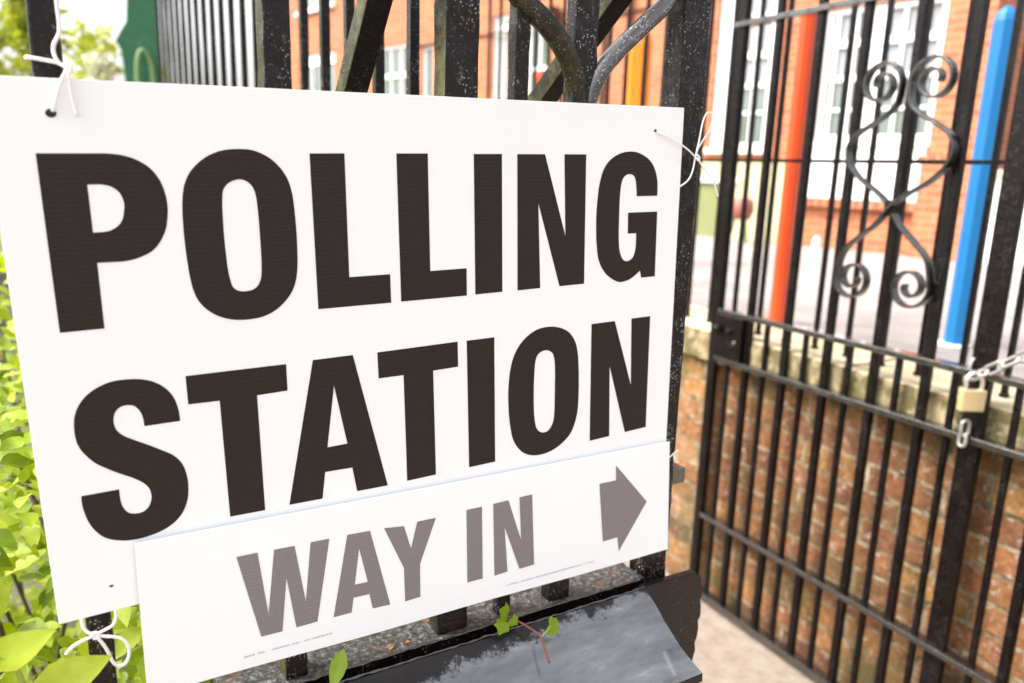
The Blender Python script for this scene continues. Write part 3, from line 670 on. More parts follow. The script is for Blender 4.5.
# plinth
pf = [(.775, -.590), (.764, -.596), (.750, -.603), (.729, -.618), (.696, -.637), (.660, -.649), (.649, -.651), (.648, -.664), (.662, -.666), (.700, -.70), (.70, -.74)]
body = [(.790, -.600)] + [(.777, -.598)] + [(.775, -.590)] + pf[1:] + [(.70, -1.53), (.92, -1.53), (.92, -.600)]
def plf(a, b, t): return (t - ox, a - oy, Z + b)
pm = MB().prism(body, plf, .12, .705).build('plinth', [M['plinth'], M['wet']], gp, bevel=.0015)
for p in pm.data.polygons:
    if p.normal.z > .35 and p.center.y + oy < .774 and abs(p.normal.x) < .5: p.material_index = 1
# gritty ledge the bars stand on, with raised paint ridges either side of the groove
lg = MB(); gbx(lg, .12, .716, .791, .905, -.5985, -.584); lgo = lg.build('ledge', [M['ledge'], M['plinth']], gp, bevel=.001)
for p in lgo.data.polygons:
    if p.normal.y < -.7: p.material_index = 1
def ridge(y, z, r, x0, x1, seed):
    rr = random.Random(seed); n = 70
    return MB().tube([(x0 + (x1 - x0) * i / n - ox, y - oy + rr.uniform(-.0008, .0008), Z + z + rr.uniform(-.0006, .0006)) for i in range(n + 1)], [r * rr.uniform(.6, 1.3) for _ in range(n + 1)], 6)
ridge(.7905, -.5850, .0016, .12, .71, 3).build('paint_ridge', M['railtop'], gp)
ridge(.7760, -.5895, .0016, .12, .705, 4).build('paint_ridge', M['railtop'], gp)
ep = [(.700, -.590), (.712, -.5885), (.760, -.589), (.802, -.590), (.813, -.597), (.8175, -.608), (.8215, -.622), (.8225, -.634), (.8190, -.640), (.8225, -.650), (.8235, -.668), (.8190, -.676), (.8215, -.690), (.820, -.705), (.8165, -.714), (.819, -.728), (.815, -.745), (.815, -.80), (.700, -.80)]
MB().prism(ep, lambda a, b, t: (a - ox, t - oy, Z + b), .774, .786).build('end_plate', M['plinth'], gp, bevel=.0015)

# ================================================================ the polling sign and the direction board
TILT = R(1.8325)
BX, BZ = .3435, -.4405
def spt(a, b, y=.790): return (a * cos(TILT) - b * sin(TILT), y, Z + a * sin(TILT) + b * cos(TILT))
ps_ = empty('polling_sign', spt(BX, BZ), 'large white board reading POLLING STATION in black capitals tied to the railings', 'sign', ry=-TILT)
sh = MB(); nx = 30
sh.box(-.0390 - BX, .7255 - BX, .0, .0045, 0, .0632 - BZ)
sh.build('board', M['board'], ps_, bevel=.0006)
GL = {'POLLING':[[[(-0.0058,0.0012),(0.0479,0.0015),(0.0494,0.0013),(0.0516,0.0012),(0.0542,0.0009),(0.0569,0.0006),(0.0594,0.0002),(0.0617,-0.0004),(0.0641,-0.001),(0.0664,-0.0017),(0.0687,-0.0026),(0.0709,-0.0036),(0.0732,-0.0048),(0.0754,-0.0061),(0.0777,-0.0076),(0.0798,-0.0092),(0.0817,-0.011),(0.0835,-0.013),(0.0851,-0.0151),(0.0867,-0.0174),(0.088,-0.0198),(0.0893,-0.0222),(0.0903,-0.0248),(0.0912,-0.0274),(0.0919,-0.0301),(0.0925,-0.0328),(0.093,-0.0356),(0.0934,-0.0382),(0.0936,-0.0409),(0.0938,-0.0435),(0.0938,-0.0462),(0.0937,-0.049),(0.0934,-0.0519),(0.093,-0.055),(0.0925,-0.0581),(0.0919,-0.0611),(0.0913,-0.0638),(0.0906,-0.0662),(0.0898,-0.0684),(0.0889,-0.0705),(0.0879,-0.0725),(0.0869,-0.0745),(0.0858,-0.0764),(0.0845,-0.0784),(0.0832,-0.0802),(0.0818,-0.082),(0.0804,-0.0836),(0.0789,-0.0849),(0.0774,-0.0862),(0.0758,-0.0873),(0.0741,-0.0883),(0.0724,-0.0892),(0.0704,-0.0902),(0.0684,-0.091),(0.0663,-0.0918),(0.0642,-0.0925),(0.0621,-0.0931),(0.0601,-0.0936),(0.0581,-0.094),(0.0561,-0.0943),(0.0541,-0.0946),(0.0522,-0.0948),(0.0501,-0.0949),(0.0478,-0.0949),(0.0457,-0.0949),(0.0438,-0.0949),(0.0425,-0.0949),(0.0305,-0.0948),(0.03,-0.1555),(-0.0058,-0.1556)],[(0.0301,-0.0254),(0.0404,-0.0253),(0.0415,-0.0255),(0.0431,-0.0258),(0.0449,-0.0261),(0.0467,-0.0266),(0.0484,-0.0273),(0.0498,-0.0281),(0.0513,-0.0291),(0.0526,-0.0302),(0.0538,-0.0315),(0.0549,-0.0328),(0.0557,-0.0344),(0.0564,-0.0361),(0.0569,-0.0379),(0.0573,-0.0397),(0.0576,-0.0414),(0.0577,-0.043),(0.0577,-0.0446),(0.0575,-0.0461),(0.0573,-0.0477),(0.057,-0.0492),(0.0567,-0.0508),(0.0563,-0.0525),(0.0559,-0.0541),(0.0554,-0.0556),(0.0548,-0.057),(0.0541,-0.0583),(0.0534,-0.0594),(0.0526,-0.0605),(0.0517,-0.0615),(0.0507,-0.0624),(0.0495,-0.0633),(0.0483,-0.0642),(0.0469,-0.065),(0.0456,-0.0657),(0.0443,-0.0663),(0.043,-0.0667),(0.0416,-0.067),(0.0403,-0.0672),(0.0391,-0.0673),(0.0383,-0.0674),(0.0301,-0.0675)]],[[(0.159,0.0062),(0.1556,0.0061),(0.1521,0.0058),(0.1487,0.0053),(0.1453,0.0046),(0.142,0.0037),(0.1387,0.0024),(0.1354,0.001),(0.1321,-0.0007),(0.129,-0.0027),(0.126,-0.0048),(0.1231,-0.0073),(0.1203,-0.01),(0.1176,-0.0129),(0.1152,-0.016),(0.1132,-0.0193),(0.1115,-0.0227),(0.1101,-0.0263),(0.109,-0.03),(0.1081,-0.0341),(0.1073,-0.0385),(0.1067,-0.0433),(0.1063,-0.0485),(0.106,-0.0539),(0.1058,-0.0596),(0.1057,-0.0654),(0.1056,-0.0717),(0.1057,-0.0783),(0.1058,-0.0851),(0.106,-0.0918),(0.1063,-0.0979),(0.1067,-0.1036),(0.107,-0.1091),(0.1075,-0.1143),(0.1081,-0.1191),(0.1088,-0.1236),(0.1097,-0.1275),(0.1107,-0.1309),(0.1118,-0.134),(0.1131,-0.1368),(0.1147,-0.1396),(0.1165,-0.1422),(0.1186,-0.1447),(0.1209,-0.1471),(0.1234,-0.1492),(0.1259,-0.1511),(0.1285,-0.1528),(0.1313,-0.1544),(0.1342,-0.1557),(0.1372,-0.1569),(0.1403,-0.1579),(0.1434,-0.1587),(0.1466,-0.1593),(0.1499,-0.1597),(0.1532,-0.16),(0.1566,-0.1601),(0.1602,-0.1601),(0.1639,-0.1599),(0.1676,-0.1596),(0.1714,-0.159),(0.1749,-0.1581),(0.1784,-0.1569),(0.1818,-0.1554),(0.1852,-0.1536),(0.1884,-0.1516),(0.1914,-0.1493),(0.1944,-0.1467),(0.1973,-0.1438),(0.2,-0.1407),(0.2024,-0.1374),(0.2045,-0.134),(0.2062,-0.1306),(0.2075,-0.1271),(0.2086,-0.1235),(0.2095,-0.1196),(0.2102,-0.1153),(0.2108,-0.1104),(0.2113,-0.1051),(0.2115,-0.0995),(0.2117,-0.0939),(0.2118,-0.0884),(0.2119,-0.083),(0.212,-0.0777),(0.2119,-0.0724),(0.2118,-0.0671),(0.2116,-0.0618),(0.2114,-0.0564),(0.2112,-0.0509),(0.2108,-0.0454),(0.2104,-0.0403),(0.2097,-0.0356),(0.2089,-0.0314),(0.208,-0.0276),(0.2068,-0.024),(0.2055,-0.0207),(0.2038,-0.0175),(0.2019,-0.0143),(0.1996,-0.0113),(0.1972,-0.0085),(0.1946,-0.0058),(0.1919,-0.0035),(0.189,-0.0014),(0.1859,0.0005),(0.1827,0.0022),(0.1794,0.0036),(0.1761,0.0047),(0.1728,0.0055),(0.1693,0.006),(0.1659,0.0062),(0.1624,0.0063)],[(0.1605,-0.0221),(0.1586,-0.0222),(0.1565,-0.0226),(0.1543,-0.0233),(0.1523,-0.0241),(0.1505,-0.025),(0.149,-0.0261),(0.1476,-0.0272),(0.1464,-0.0286),(0.1453,-0.0301),(0.1444,-0.0319),(0.1438,-0.0338),(0.1433,-0.0358),(0.143,-0.0382),(0.1427,-0.0409),(0.1425,-0.0443),(0.1422,-0.0484),(0.142,-0.0532),(0.1419,-0.0584),(0.1418,-0.0638),(0.1417,-0.0694),(0.1417,-0.0754),(0.1418,-0.0819),(0.1419,-0.0885),(0.1421,-0.0947),(0.1423,-0.1002),(0.1425,-0.1048),(0.1428,-0.1088),(0.1432,-0.1124),(0.1436,-0.1156),(0.1441,-0.1185),(0.1446,-0.1211),(0.1451,-0.1232),(0.1457,-0.1251),(0.1465,-0.1266),(0.1476,-0.128),(0.149,-0.1291),(0.1506,-0.13),(0.1524,-0.1307),(0.1543,-0.1311),(0.1562,-0.1313),(0.1582,-0.1314),(0.1604,-0.1313),(0.1626,-0.1309),(0.1647,-0.1303),(0.1665,-0.1295),(0.1681,-0.1285),(0.1695,-0.1273),(0.1707,-0.1258),(0.1718,-0.124),(0.1727,-0.122),(0.1735,-0.1197),(0.174,-0.1173),(0.1744,-0.1145),(0.1748,-0.1113),(0.175,-0.1075),(0.1753,-0.1031),(0.1754,-0.098),(0.1755,-0.0925),(0.1756,-0.0868),(0.1756,-0.0813),(0.1756,-0.0755),(0.1756,-0.0695),(0.1755,-0.0635),(0.1754,-0.0578),(0.1753,-0.0528),(0.1751,-0.0484),(0.1749,-0.0445),(0.1747,-0.0409),(0.1743,-0.0377),(0.1738,-0.0349),(0.1731,-0.0325),(0.1722,-0.0305),(0.1713,-0.0288),(0.1702,-0.0273),(0.1689,-0.026),(0.1675,-0.0248),(0.1659,-0.0238),(0.1642,-0.023),(0.1624,-0.0224)]],[[(0.2297,0.0025),(0.2658,0.0028),(0.2651,-0.1251),(0.3113,-0.1253),(0.3115,-0.1568),(0.23,-0.1564)]],[[(0.3227,0.003),(0.3591,0.0032),(0.3593,-0.1251),(0.4051,-0.1251),(0.4051,-0.1569),(0.3233,-0.1567)]],[[(0.4155,0.003),(0.4518,0.0032),(0.4527,-0.1564),(0.4163,-0.1566)]],[[(0.4724,0.0031),(0.5106,0.0033),(0.542,-0.0944),(0.5383,0.0034),(0.5703,0.0034),(0.5722,-0.156),(0.5347,-0.1563),(0.502,-0.0533),(0.5062,-0.1563),(0.4738,-0.1565)]],[[(0.6863,-0.0485),(0.6863,-0.046),(0.6863,-0.0426),(0.6862,-0.0386),(0.686,-0.0345),(0.6856,-0.0308),(0.6849,-0.0275),(0.6841,-0.0242),(0.683,-0.021),(0.6818,-0.018),(0.6805,-0.0151),(0.6789,-0.0125),(0.6773,-0.01),(0.6754,-0.0077),(0.6734,-0.0055),(0.6712,-0.0035),(0.6687,-0.0016),(0.666,0.0001),(0.6631,0.0016),(0.6601,0.0029),(0.6572,0.0041),(0.6543,0.0051),(0.6514,0.006),(0.6484,0.0066),(0.6453,0.0071),(0.642,0.0073),(0.6386,0.0073),(0.635,0.0071),(0.6313,0.0067),(0.6276,0.006),(0.6241,0.0052),(0.6207,0.0041),(0.6174,0.0028),(0.6142,0.0013),(0.6111,-0.0005),(0.6083,-0.0024),(0.6058,-0.0045),(0.6035,-0.0067),(0.6013,-0.0092),(0.5994,-0.0119),(0.5977,-0.0148),(0.5962,-0.0179),(0.5949,-0.0212),(0.5939,-0.0246),(0.5929,-0.0283),(0.592,-0.0322),(0.5912,-0.0363),(0.5905,-0.0407),(0.59,-0.0453),(0.5895,-0.05),(0.5891,-0.0548),(0.5888,-0.0597),(0.5885,-0.0647),(0.5884,-0.0698),(0.5884,-0.075),(0.5884,-0.0802),(0.5886,-0.0854),(0.5888,-0.0907),(0.5891,-0.096),(0.5895,-0.1011),(0.59,-0.106),(0.5906,-0.1106),(0.5912,-0.115),(0.592,-0.1193),(0.5929,-0.1233),(0.594,-0.127),(0.5954,-0.1305),(0.597,-0.1337),(0.5988,-0.1367),(0.6007,-0.1395),(0.6028,-0.1421),(0.6049,-0.1445),(0.6072,-0.1467),(0.6097,-0.1488),(0.6122,-0.1506),(0.6148,-0.1523),(0.6174,-0.1539),(0.6201,-0.1553),(0.6229,-0.1565),(0.6257,-0.1575),(0.6284,-0.1582),(0.6312,-0.1584),(0.634,-0.1584),(0.6367,-0.1581),(0.6394,-0.1576),(0.642,-0.157),(0.6443,-0.1564),(0.6465,-0.1555),(0.6486,-0.1546),(0.6507,-0.1535),(0.6527,-0.1524),(0.6549,-0.151),(0.6573,-0.1494),(0.6595,-0.1478),(0.6614,-0.1464),(0.6627,-0.1455),(0.665,-0.1552),(0.6887,-0.155),(0.6876,-0.0692),(0.6389,-0.069),(0.6396,-0.0958),(0.6535,-0.0959),(0.6536,-0.0985),(0.6537,-0.1023),(0.6537,-0.1067),(0.6537,-0.111),(0.6535,-0.1146),(0.6531,-0.1175),(0.6525,-0.1202),(0.6518,-0.1225),(0.651,-0.1246),(0.65,-0.1265),(0.6487,-0.128),(0.6473,-0.1293),(0.6457,-0.1302),(0.644,-0.1309),(0.6424,-0.1314),(0.6407,-0.1316),(0.6389,-0.1316),(0.6371,-0.1312),(0.6354,-0.1306),(0.6338,-0.1295),(0.6324,-0.128),(0.631,-0.1261),(0.6297,-0.1239),(0.6286,-0.1213),(0.6276,-0.1185),(0.6268,-0.1154),(0.6262,-0.1119),(0.6258,-0.1082),(0.6254,-0.1042),(0.6251,-0.0999),(0.6248,-0.0951),(0.6247,-0.0899),(0.6246,-0.0845),(0.6246,-0.0791),(0.6245,-0.0737),(0.6245,-0.0684),(0.6244,-0.063),(0.6244,-0.0577),(0.6245,-0.0526),(0.6246,-0.048),(0.6249,-0.0437),(0.6252,-0.0398),(0.6256,-0.0361),(0.6261,-0.0329),(0.6268,-0.0301),(0.6276,-0.0279),(0.6285,-0.0261),(0.6295,-0.0247),(0.6307,-0.0235),(0.632,-0.0225),(0.6334,-0.0217),(0.6351,-0.0211),(0.6368,-0.0207),(0.6386,-0.0205),(0.6402,-0.0206),(0.6417,-0.0208),(0.6432,-0.0213),(0.6446,-0.0219),(0.6459,-0.0228),(0.647,-0.0239),(0.6479,-0.0253),(0.6486,-0.0268),(0.6492,-0.0286),(0.6497,-0.0307),(0.6501,-0.033),(0.6506,-0.0359),(0.6511,-0.0395),(0.6515,-0.0431),(0.6518,-0.0463),(0.652,-0.0485)]]],'STATION':[[[(0.0861,-0.255),(0.0861,-0.2534),(0.0861,-0.2512),(0.086,-0.2486),(0.0859,-0.2459),(0.0856,-0.2433),(0.0852,-0.2408),(0.0847,-0.2381),(0.0841,-0.2355),(0.0834,-0.2329),(0.0825,-0.2306),(0.0816,-0.2284),(0.0805,-0.2264),(0.0794,-0.2245),(0.0782,-0.2227),(0.0769,-0.221),(0.0755,-0.2194),(0.074,-0.2178),(0.0725,-0.2164),(0.0709,-0.2151),(0.0693,-0.2139),(0.0676,-0.2128),(0.0658,-0.2117),(0.064,-0.2108),(0.0622,-0.21),(0.0604,-0.2093),(0.0587,-0.2087),(0.0569,-0.2082),(0.0552,-0.2078),(0.0534,-0.2074),(0.0515,-0.2071),(0.0496,-0.2068),(0.0476,-0.2065),(0.0456,-0.2064),(0.0435,-0.2062),(0.0414,-0.2061),(0.0392,-0.2061),(0.037,-0.2061),(0.0348,-0.2061),(0.0325,-0.2063),(0.0302,-0.2066),(0.0279,-0.2071),(0.0256,-0.2077),(0.0233,-0.2085),(0.021,-0.2094),(0.0189,-0.2103),(0.0167,-0.2113),(0.0147,-0.2125),(0.0127,-0.2137),(0.0108,-0.2151),(0.009,-0.2165),(0.0073,-0.218),(0.0057,-0.2196),(0.0042,-0.2213),(0.0029,-0.2231),(0.0016,-0.2249),(0.0005,-0.2268),(-0.0006,-0.2288),(-0.0015,-0.2308),(-0.0023,-0.2329),(-0.003,-0.235),(-0.0036,-0.2372),(-0.004,-0.2394),(-0.0043,-0.2417),(-0.0046,-0.244),(-0.0047,-0.2463),(-0.0048,-0.2487),(-0.0049,-0.2511),(-0.0049,-0.2535),(-0.0047,-0.2558),(-0.0045,-0.258),(-0.0042,-0.2601),(-0.0038,-0.2622),(-0.0032,-0.2641),(-0.0026,-0.2659),(-0.002,-0.2676),(-0.0014,-0.2691),(-0.0008,-0.2704),(-0.0001,-0.2716),(0.0007,-0.2728),(0.0016,-0.2742),(0.0026,-0.2758),(0.0038,-0.2776),(0.0051,-0.2794),(0.0064,-0.2811),(0.0078,-0.2828),(0.0093,-0.2843),(0.0108,-0.2856),(0.0124,-0.287),(0.0141,-0.2884),(0.016,-0.2898),(0.0181,-0.2914),(0.0203,-0.2931),(0.0227,-0.2948),(0.0252,-0.2964),(0.0275,-0.2981),(0.03,-0.2996),(0.0324,-0.3012),(0.0349,-0.3027),(0.0373,-0.3042),(0.0394,-0.3057),(0.0415,-0.3072),(0.0433,-0.3087),(0.0451,-0.3101),(0.0467,-0.3116),(0.0481,-0.3131),(0.0493,-0.3147),(0.0504,-0.3162),(0.0513,-0.3178),(0.0521,-0.3194),(0.0527,-0.3211),(0.053,-0.3229),(0.0532,-0.3248),(0.0533,-0.3267),(0.0532,-0.3286),(0.053,-0.3303),(0.0526,-0.332),(0.0521,-0.3337),(0.0514,-0.3353),(0.0507,-0.3368),(0.0498,-0.3381),(0.0489,-0.3392),(0.0478,-0.3402),(0.0466,-0.3411),(0.0454,-0.3418),(0.0441,-0.3423),(0.0427,-0.3427),(0.0413,-0.3428),(0.0398,-0.3428),(0.0383,-0.3427),(0.037,-0.3424),(0.0357,-0.3422),(0.0346,-0.3418),(0.0334,-0.3414),(0.0324,-0.3408),(0.0314,-0.34),(0.0304,-0.3389),(0.0296,-0.3377),(0.0287,-0.3363),(0.028,-0.3349),(0.0274,-0.3334),(0.0269,-0.332),(0.0265,-0.3305),(0.0263,-0.3289),(0.0261,-0.3273),(0.0259,-0.3254),(0.0258,-0.3232),(0.0258,-0.3207),(0.0258,-0.3182),(0.0259,-0.3159),(0.0259,-0.3144),(-0.0064,-0.3141),(-0.0064,-0.3153),(-0.0065,-0.317),(-0.0066,-0.3189),(-0.0066,-0.3211),(-0.0065,-0.3233),(-0.0063,-0.3256),(-0.006,-0.3282),(-0.0056,-0.3309),(-0.0051,-0.3336),(-0.0046,-0.336),(-0.0041,-0.3383),(-0.0035,-0.3404),(-0.0028,-0.3424),(-0.0021,-0.3445),(-0.0013,-0.3465),(-0.0003,-0.3485),(0.0008,-0.3506),(0.0019,-0.3526),(0.0032,-0.3545),(0.0044,-0.3562),(0.0057,-0.3578),(0.007,-0.3593),(0.0084,-0.3606),(0.01,-0.3619),(0.0117,-0.363),(0.0136,-0.3642),(0.0158,-0.3652),(0.0181,-0.3662),(0.0204,-0.367),(0.0228,-0.3678),(0.025,-0.3684),(0.0273,-0.3689),(0.0295,-0.3692),(0.0319,-0.3695),(0.0343,-0.3697),(0.0368,-0.3698),(0.0394,-0.3698),(0.0421,-0.3697),(0.0448,-0.3695),(0.0475,-0.3691),(0.0502,-0.3687),(0.053,-0.3682),(0.0558,-0.3675),(0.0585,-0.3668),(0.0611,-0.3659),(0.0636,-0.3648),(0.0661,-0.3637),(0.0684,-0.3624),(0.0707,-0.361),(0.0728,-0.3594),(0.0747,-0.3577),(0.0765,-0.3559),(0.0782,-0.354),(0.0797,-0.352),(0.0811,-0.3498),(0.0823,-0.3476),(0.0834,-0.3454),(0.0843,-0.343),(0.0851,-0.3405),(0.0859,-0.338),(0.0865,-0.3353),(0.0869,-0.3325),(0.0873,-0.3296),(0.0875,-0.3268),(0.0877,-0.324),(0.0878,-0.3213),(0.0877,-0.3187),(0.0876,-0.3161),(0.0873,-0.3135),(0.087,-0.311),(0.0865,-0.3085),(0.086,-0.306),(0.0854,-0.3036),(0.0846,-0.3012),(0.0837,-0.299),(0.0826,-0.2968),(0.0812,-0.2948),(0.0798,-0.2928),(0.0782,-0.2909),(0.0766,-0.2892),(0.075,-0.2877),(0.0733,-0.2864),(0.0715,-0.2851),(0.0696,-0.2839),(0.0676,-0.2826),(0.0655,-0.2811),(0.0633,-0.2795),(0.061,-0.278),(0.0587,-0.2764),(0.0565,-0.2749),(0.0542,-0.2735),(0.052,-0.2721),(0.0498,-0.2708),(0.0476,-0.2694),(0.0455,-0.2681),(0.0434,-0.2668),(0.0413,-0.2654),(0.0393,-0.2641),(0.0375,-0.2629),(0.0358,-0.2616),(0.0344,-0.2603),(0.0331,-0.2591),(0.032,-0.2578),(0.0311,-0.2566),(0.0302,-0.2552),(0.0295,-0.2538),(0.029,-0.2523),(0.0286,-0.2508),(0.0284,-0.2492),(0.0282,-0.2476),(0.0282,-0.2459),(0.0283,-0.2441),(0.0285,-0.2424),(0.0289,-0.2407),(0.0293,-0.2392),(0.0298,-0.2379),(0.0305,-0.2367),(0.0313,-0.2357),(0.0321,-0.2347),(0.033,-0.2339),(0.0338,-0.2332),(0.0348,-0.2327),(0.0357,-0.2323),(0.0367,-0.2319),(0.0377,-0.2317),(0.0387,-0.2315),(0.0397,-0.2314),(0.0408,-0.2314),(0.0418,-0.2314),(0.0428,-0.2316),(0.0438,-0.2318),(0.0448,-0.2321),(0.0458,-0.2325),(0.0468,-0.233),(0.0477,-0.2337),(0.0486,-0.2346),(0.0495,-0.2358),(0.0503,-0.2371),(0.0511,-0.2384),(0.0517,-0.2397),(0.0522,-0.2409),(0.0526,-0.2421),(0.0529,-0.2433),(0.0532,-0.2446),(0.0534,-0.246),(0.0536,-0.2477),(0.0538,-0.2497),(0.0538,-0.2518),(0.0539,-0.2536),(0.054,-0.2548)]],[[(0.0949,-0.2103),(0.1929,-0.2112),(0.1926,-0.2399),(0.1613,-0.2403),(0.1607,-0.3686),(0.1249,-0.3674),(0.1245,-0.2403),(0.095,-0.2394)]],[[(0.2211,-0.2106),(0.2651,-0.2106),(0.3,-0.371),(0.2631,-0.3699),(0.2587,-0.3403),(0.2277,-0.3391),(0.2231,-0.3697),(0.1865,-0.3686)],[(0.2425,-0.2419),(0.2544,-0.3109),(0.2317,-0.311)]],[[(0.2932,-0.2112),(0.3924,-0.2106),(0.3927,-0.2409),(0.3604,-0.2413),(0.3613,-0.3706),(0.3243,-0.3707),(0.3236,-0.2415),(0.2937,-0.2412)]],[[(0.4044,-0.2109),(0.4416,-0.211),(0.4427,-0.3707),(0.4061,-0.3707)]],[[(0.5208,-0.2064),(0.517,-0.2063),(0.513,-0.2064),(0.5091,-0.2068),(0.5052,-0.2075),(0.5014,-0.2085),(0.4977,-0.2099),(0.494,-0.2116),(0.4905,-0.2136),(0.4871,-0.2158),(0.484,-0.2182),(0.4811,-0.2208),(0.4783,-0.2237),(0.4758,-0.2268),(0.4735,-0.23),(0.4715,-0.2334),(0.4697,-0.2368),(0.4682,-0.2403),(0.4669,-0.244),(0.4657,-0.2478),(0.4647,-0.252),(0.4638,-0.2566),(0.463,-0.2615),(0.4625,-0.2666),(0.462,-0.2718),(0.4617,-0.2769),(0.4614,-0.282),(0.4614,-0.2872),(0.4614,-0.2924),(0.4615,-0.2975),(0.4618,-0.3025),(0.462,-0.3074),(0.4624,-0.3122),(0.4629,-0.3168),(0.4634,-0.3214),(0.4641,-0.326),(0.4648,-0.3305),(0.4656,-0.3349),(0.4665,-0.3393),(0.4676,-0.3434),(0.469,-0.3473),(0.4706,-0.3508),(0.4725,-0.3541),(0.4745,-0.3572),(0.4766,-0.3599),(0.4788,-0.3624),(0.4809,-0.3646),(0.4831,-0.3665),(0.4854,-0.368),(0.4878,-0.3694),(0.4903,-0.3707),(0.4931,-0.3718),(0.4959,-0.3728),(0.4989,-0.3736),(0.5021,-0.3742),(0.5054,-0.3746),(0.5089,-0.3748),(0.5126,-0.3748),(0.5164,-0.3746),(0.5202,-0.3741),(0.524,-0.3734),(0.5278,-0.3724),(0.5316,-0.3711),(0.5355,-0.3696),(0.5392,-0.3678),(0.5428,-0.3657),(0.5462,-0.3635),(0.5495,-0.361),(0.5527,-0.3583),(0.5556,-0.3552),(0.5582,-0.3518),(0.5604,-0.3477),(0.5622,-0.3433),(0.5639,-0.3385),(0.5652,-0.3336),(0.5663,-0.3288),(0.5671,-0.3241),(0.5676,-0.3194),(0.5678,-0.3147),(0.568,-0.3098),(0.5681,-0.3048),(0.5681,-0.2996),(0.5681,-0.2943),(0.568,-0.2888),(0.5678,-0.2833),(0.5676,-0.2779),(0.5674,-0.2723),(0.5671,-0.2667),(0.5667,-0.2611),(0.5663,-0.2558),(0.5658,-0.251),(0.5652,-0.2468),(0.5646,-0.243),(0.5638,-0.2395),(0.5629,-0.2362),(0.5618,-0.233),(0.5604,-0.2299),(0.5588,-0.2269),(0.557,-0.224),(0.555,-0.2214),(0.5529,-0.219),(0.5505,-0.2168),(0.5479,-0.2149),(0.5452,-0.2132),(0.5423,-0.2117),(0.5392,-0.2103),(0.5358,-0.2092),(0.5322,-0.2081),(0.5285,-0.2073),(0.5247,-0.2067)],[(0.5158,-0.2361),(0.5139,-0.2361),(0.512,-0.2363),(0.5101,-0.2368),(0.5083,-0.2375),(0.5067,-0.2383),(0.5053,-0.2393),(0.5041,-0.2404),(0.503,-0.2418),(0.5021,-0.2435),(0.5013,-0.2456),(0.5006,-0.2482),(0.5001,-0.2512),(0.4998,-0.2546),(0.4995,-0.2583),(0.4992,-0.2624),(0.499,-0.267),(0.4988,-0.2721),(0.4987,-0.2774),(0.4986,-0.2829),(0.4986,-0.2882),(0.4986,-0.2936),(0.4987,-0.2992),(0.4988,-0.3047),(0.499,-0.3099),(0.4992,-0.3145),(0.4996,-0.3186),(0.4999,-0.3222),(0.5004,-0.3254),(0.5009,-0.3284),(0.5014,-0.3311),(0.5021,-0.3335),(0.5028,-0.3357),(0.5036,-0.3376),(0.5045,-0.3392),(0.5056,-0.3407),(0.5069,-0.342),(0.5084,-0.3431),(0.51,-0.344),(0.5117,-0.3447),(0.5133,-0.3451),(0.515,-0.3453),(0.5167,-0.3453),(0.5185,-0.3451),(0.5202,-0.3445),(0.5217,-0.3436),(0.5232,-0.3424),(0.5247,-0.3407),(0.5261,-0.3388),(0.5273,-0.3367),(0.5283,-0.3343),(0.5291,-0.3319),(0.5296,-0.3294),(0.53,-0.3267),(0.5302,-0.3235),(0.5304,-0.3197),(0.5306,-0.3152),(0.5306,-0.3099),(0.5306,-0.3043),(0.5306,-0.2986),(0.5306,-0.2931),(0.5306,-0.2877),(0.5305,-0.2821),(0.5305,-0.2766),(0.5305,-0.2714),(0.5303,-0.2667),(0.5302,-0.2625),(0.53,-0.2587),(0.5298,-0.2552),(0.5294,-0.252),(0.529,-0.2492),(0.5284,-0.2467),(0.5277,-0.2447),(0.527,-0.2429),(0.526,-0.2414),(0.5248,-0.24),(0.5233,-0.2388),(0.5215,-0.2378),(0.5196,-0.237),(0.5177,-0.2364)]],[[(0.5858,-0.21),(0.6236,-0.2098),(0.6553,-0.3024),(0.6516,-0.2093),(0.6839,-0.2092),(0.6852,-0.3681),(0.648,-0.3691),(0.6177,-0.2705),(0.6211,-0.3699),(0.5883,-0.3707)]]],'WAYIN':[[[(0.1275,-0.4147),(0.1493,-0.4156),(0.1559,-0.4926),(0.1669,-0.4169),(0.1891,-0.4182),(0.1975,-0.49),(0.2069,-0.4187),(0.2282,-0.4198),(0.2092,-0.5187),(0.1852,-0.5182),(0.1779,-0.4536),(0.1695,-0.5179),(0.1464,-0.5167)]],[[(0.2491,-0.4206),(0.2762,-0.4225),(0.2978,-0.5249),(0.2756,-0.5231),(0.2723,-0.5031),(0.2529,-0.5018),(0.2497,-0.5202),(0.2281,-0.5196)],[(0.2622,-0.4408),(0.271,-0.4866),(0.2551,-0.4857)]],[[(0.2935,-0.4235),(0.3184,-0.4274),(0.3266,-0.4586),(0.3356,-0.4258),(0.36,-0.4268),(0.3377,-0.4825),(0.3371,-0.5267),(0.317,-0.5268),(0.3168,-0.4818)]],[[(0.4018,-0.4265),(0.4236,-0.4273),(0.4242,-0.5273),(0.4022,-0.5266)]],[[(0.4399,-0.4274),(0.4622,-0.4275),(0.4817,-0.4888),(0.4786,-0.4272),(0.4979,-0.4276),(0.5022,-0.5297),(0.4794,-0.5295),(0.4565,-0.4634),(0.4611,-0.5282),(0.4415,-0.5285)]]],'ARROW':[[[(0.6071,-0.437),(0.6358,-0.4381),(0.6348,-0.4154),(0.6936,-0.4834),(0.6458,-0.5492),(0.6423,-0.5265),(0.6166,-0.5264)]]]}
def word(key, parent, mat, yoff, k=1.0, ofs=(0, 0)):
    m = MB()
    for gl in GL[key]:
        m.sheet([[(a * k - ofs[0], b * k - ofs[1]) for a, b in c] for c in gl], lambda a, b: (a, yoff, b))
    return m
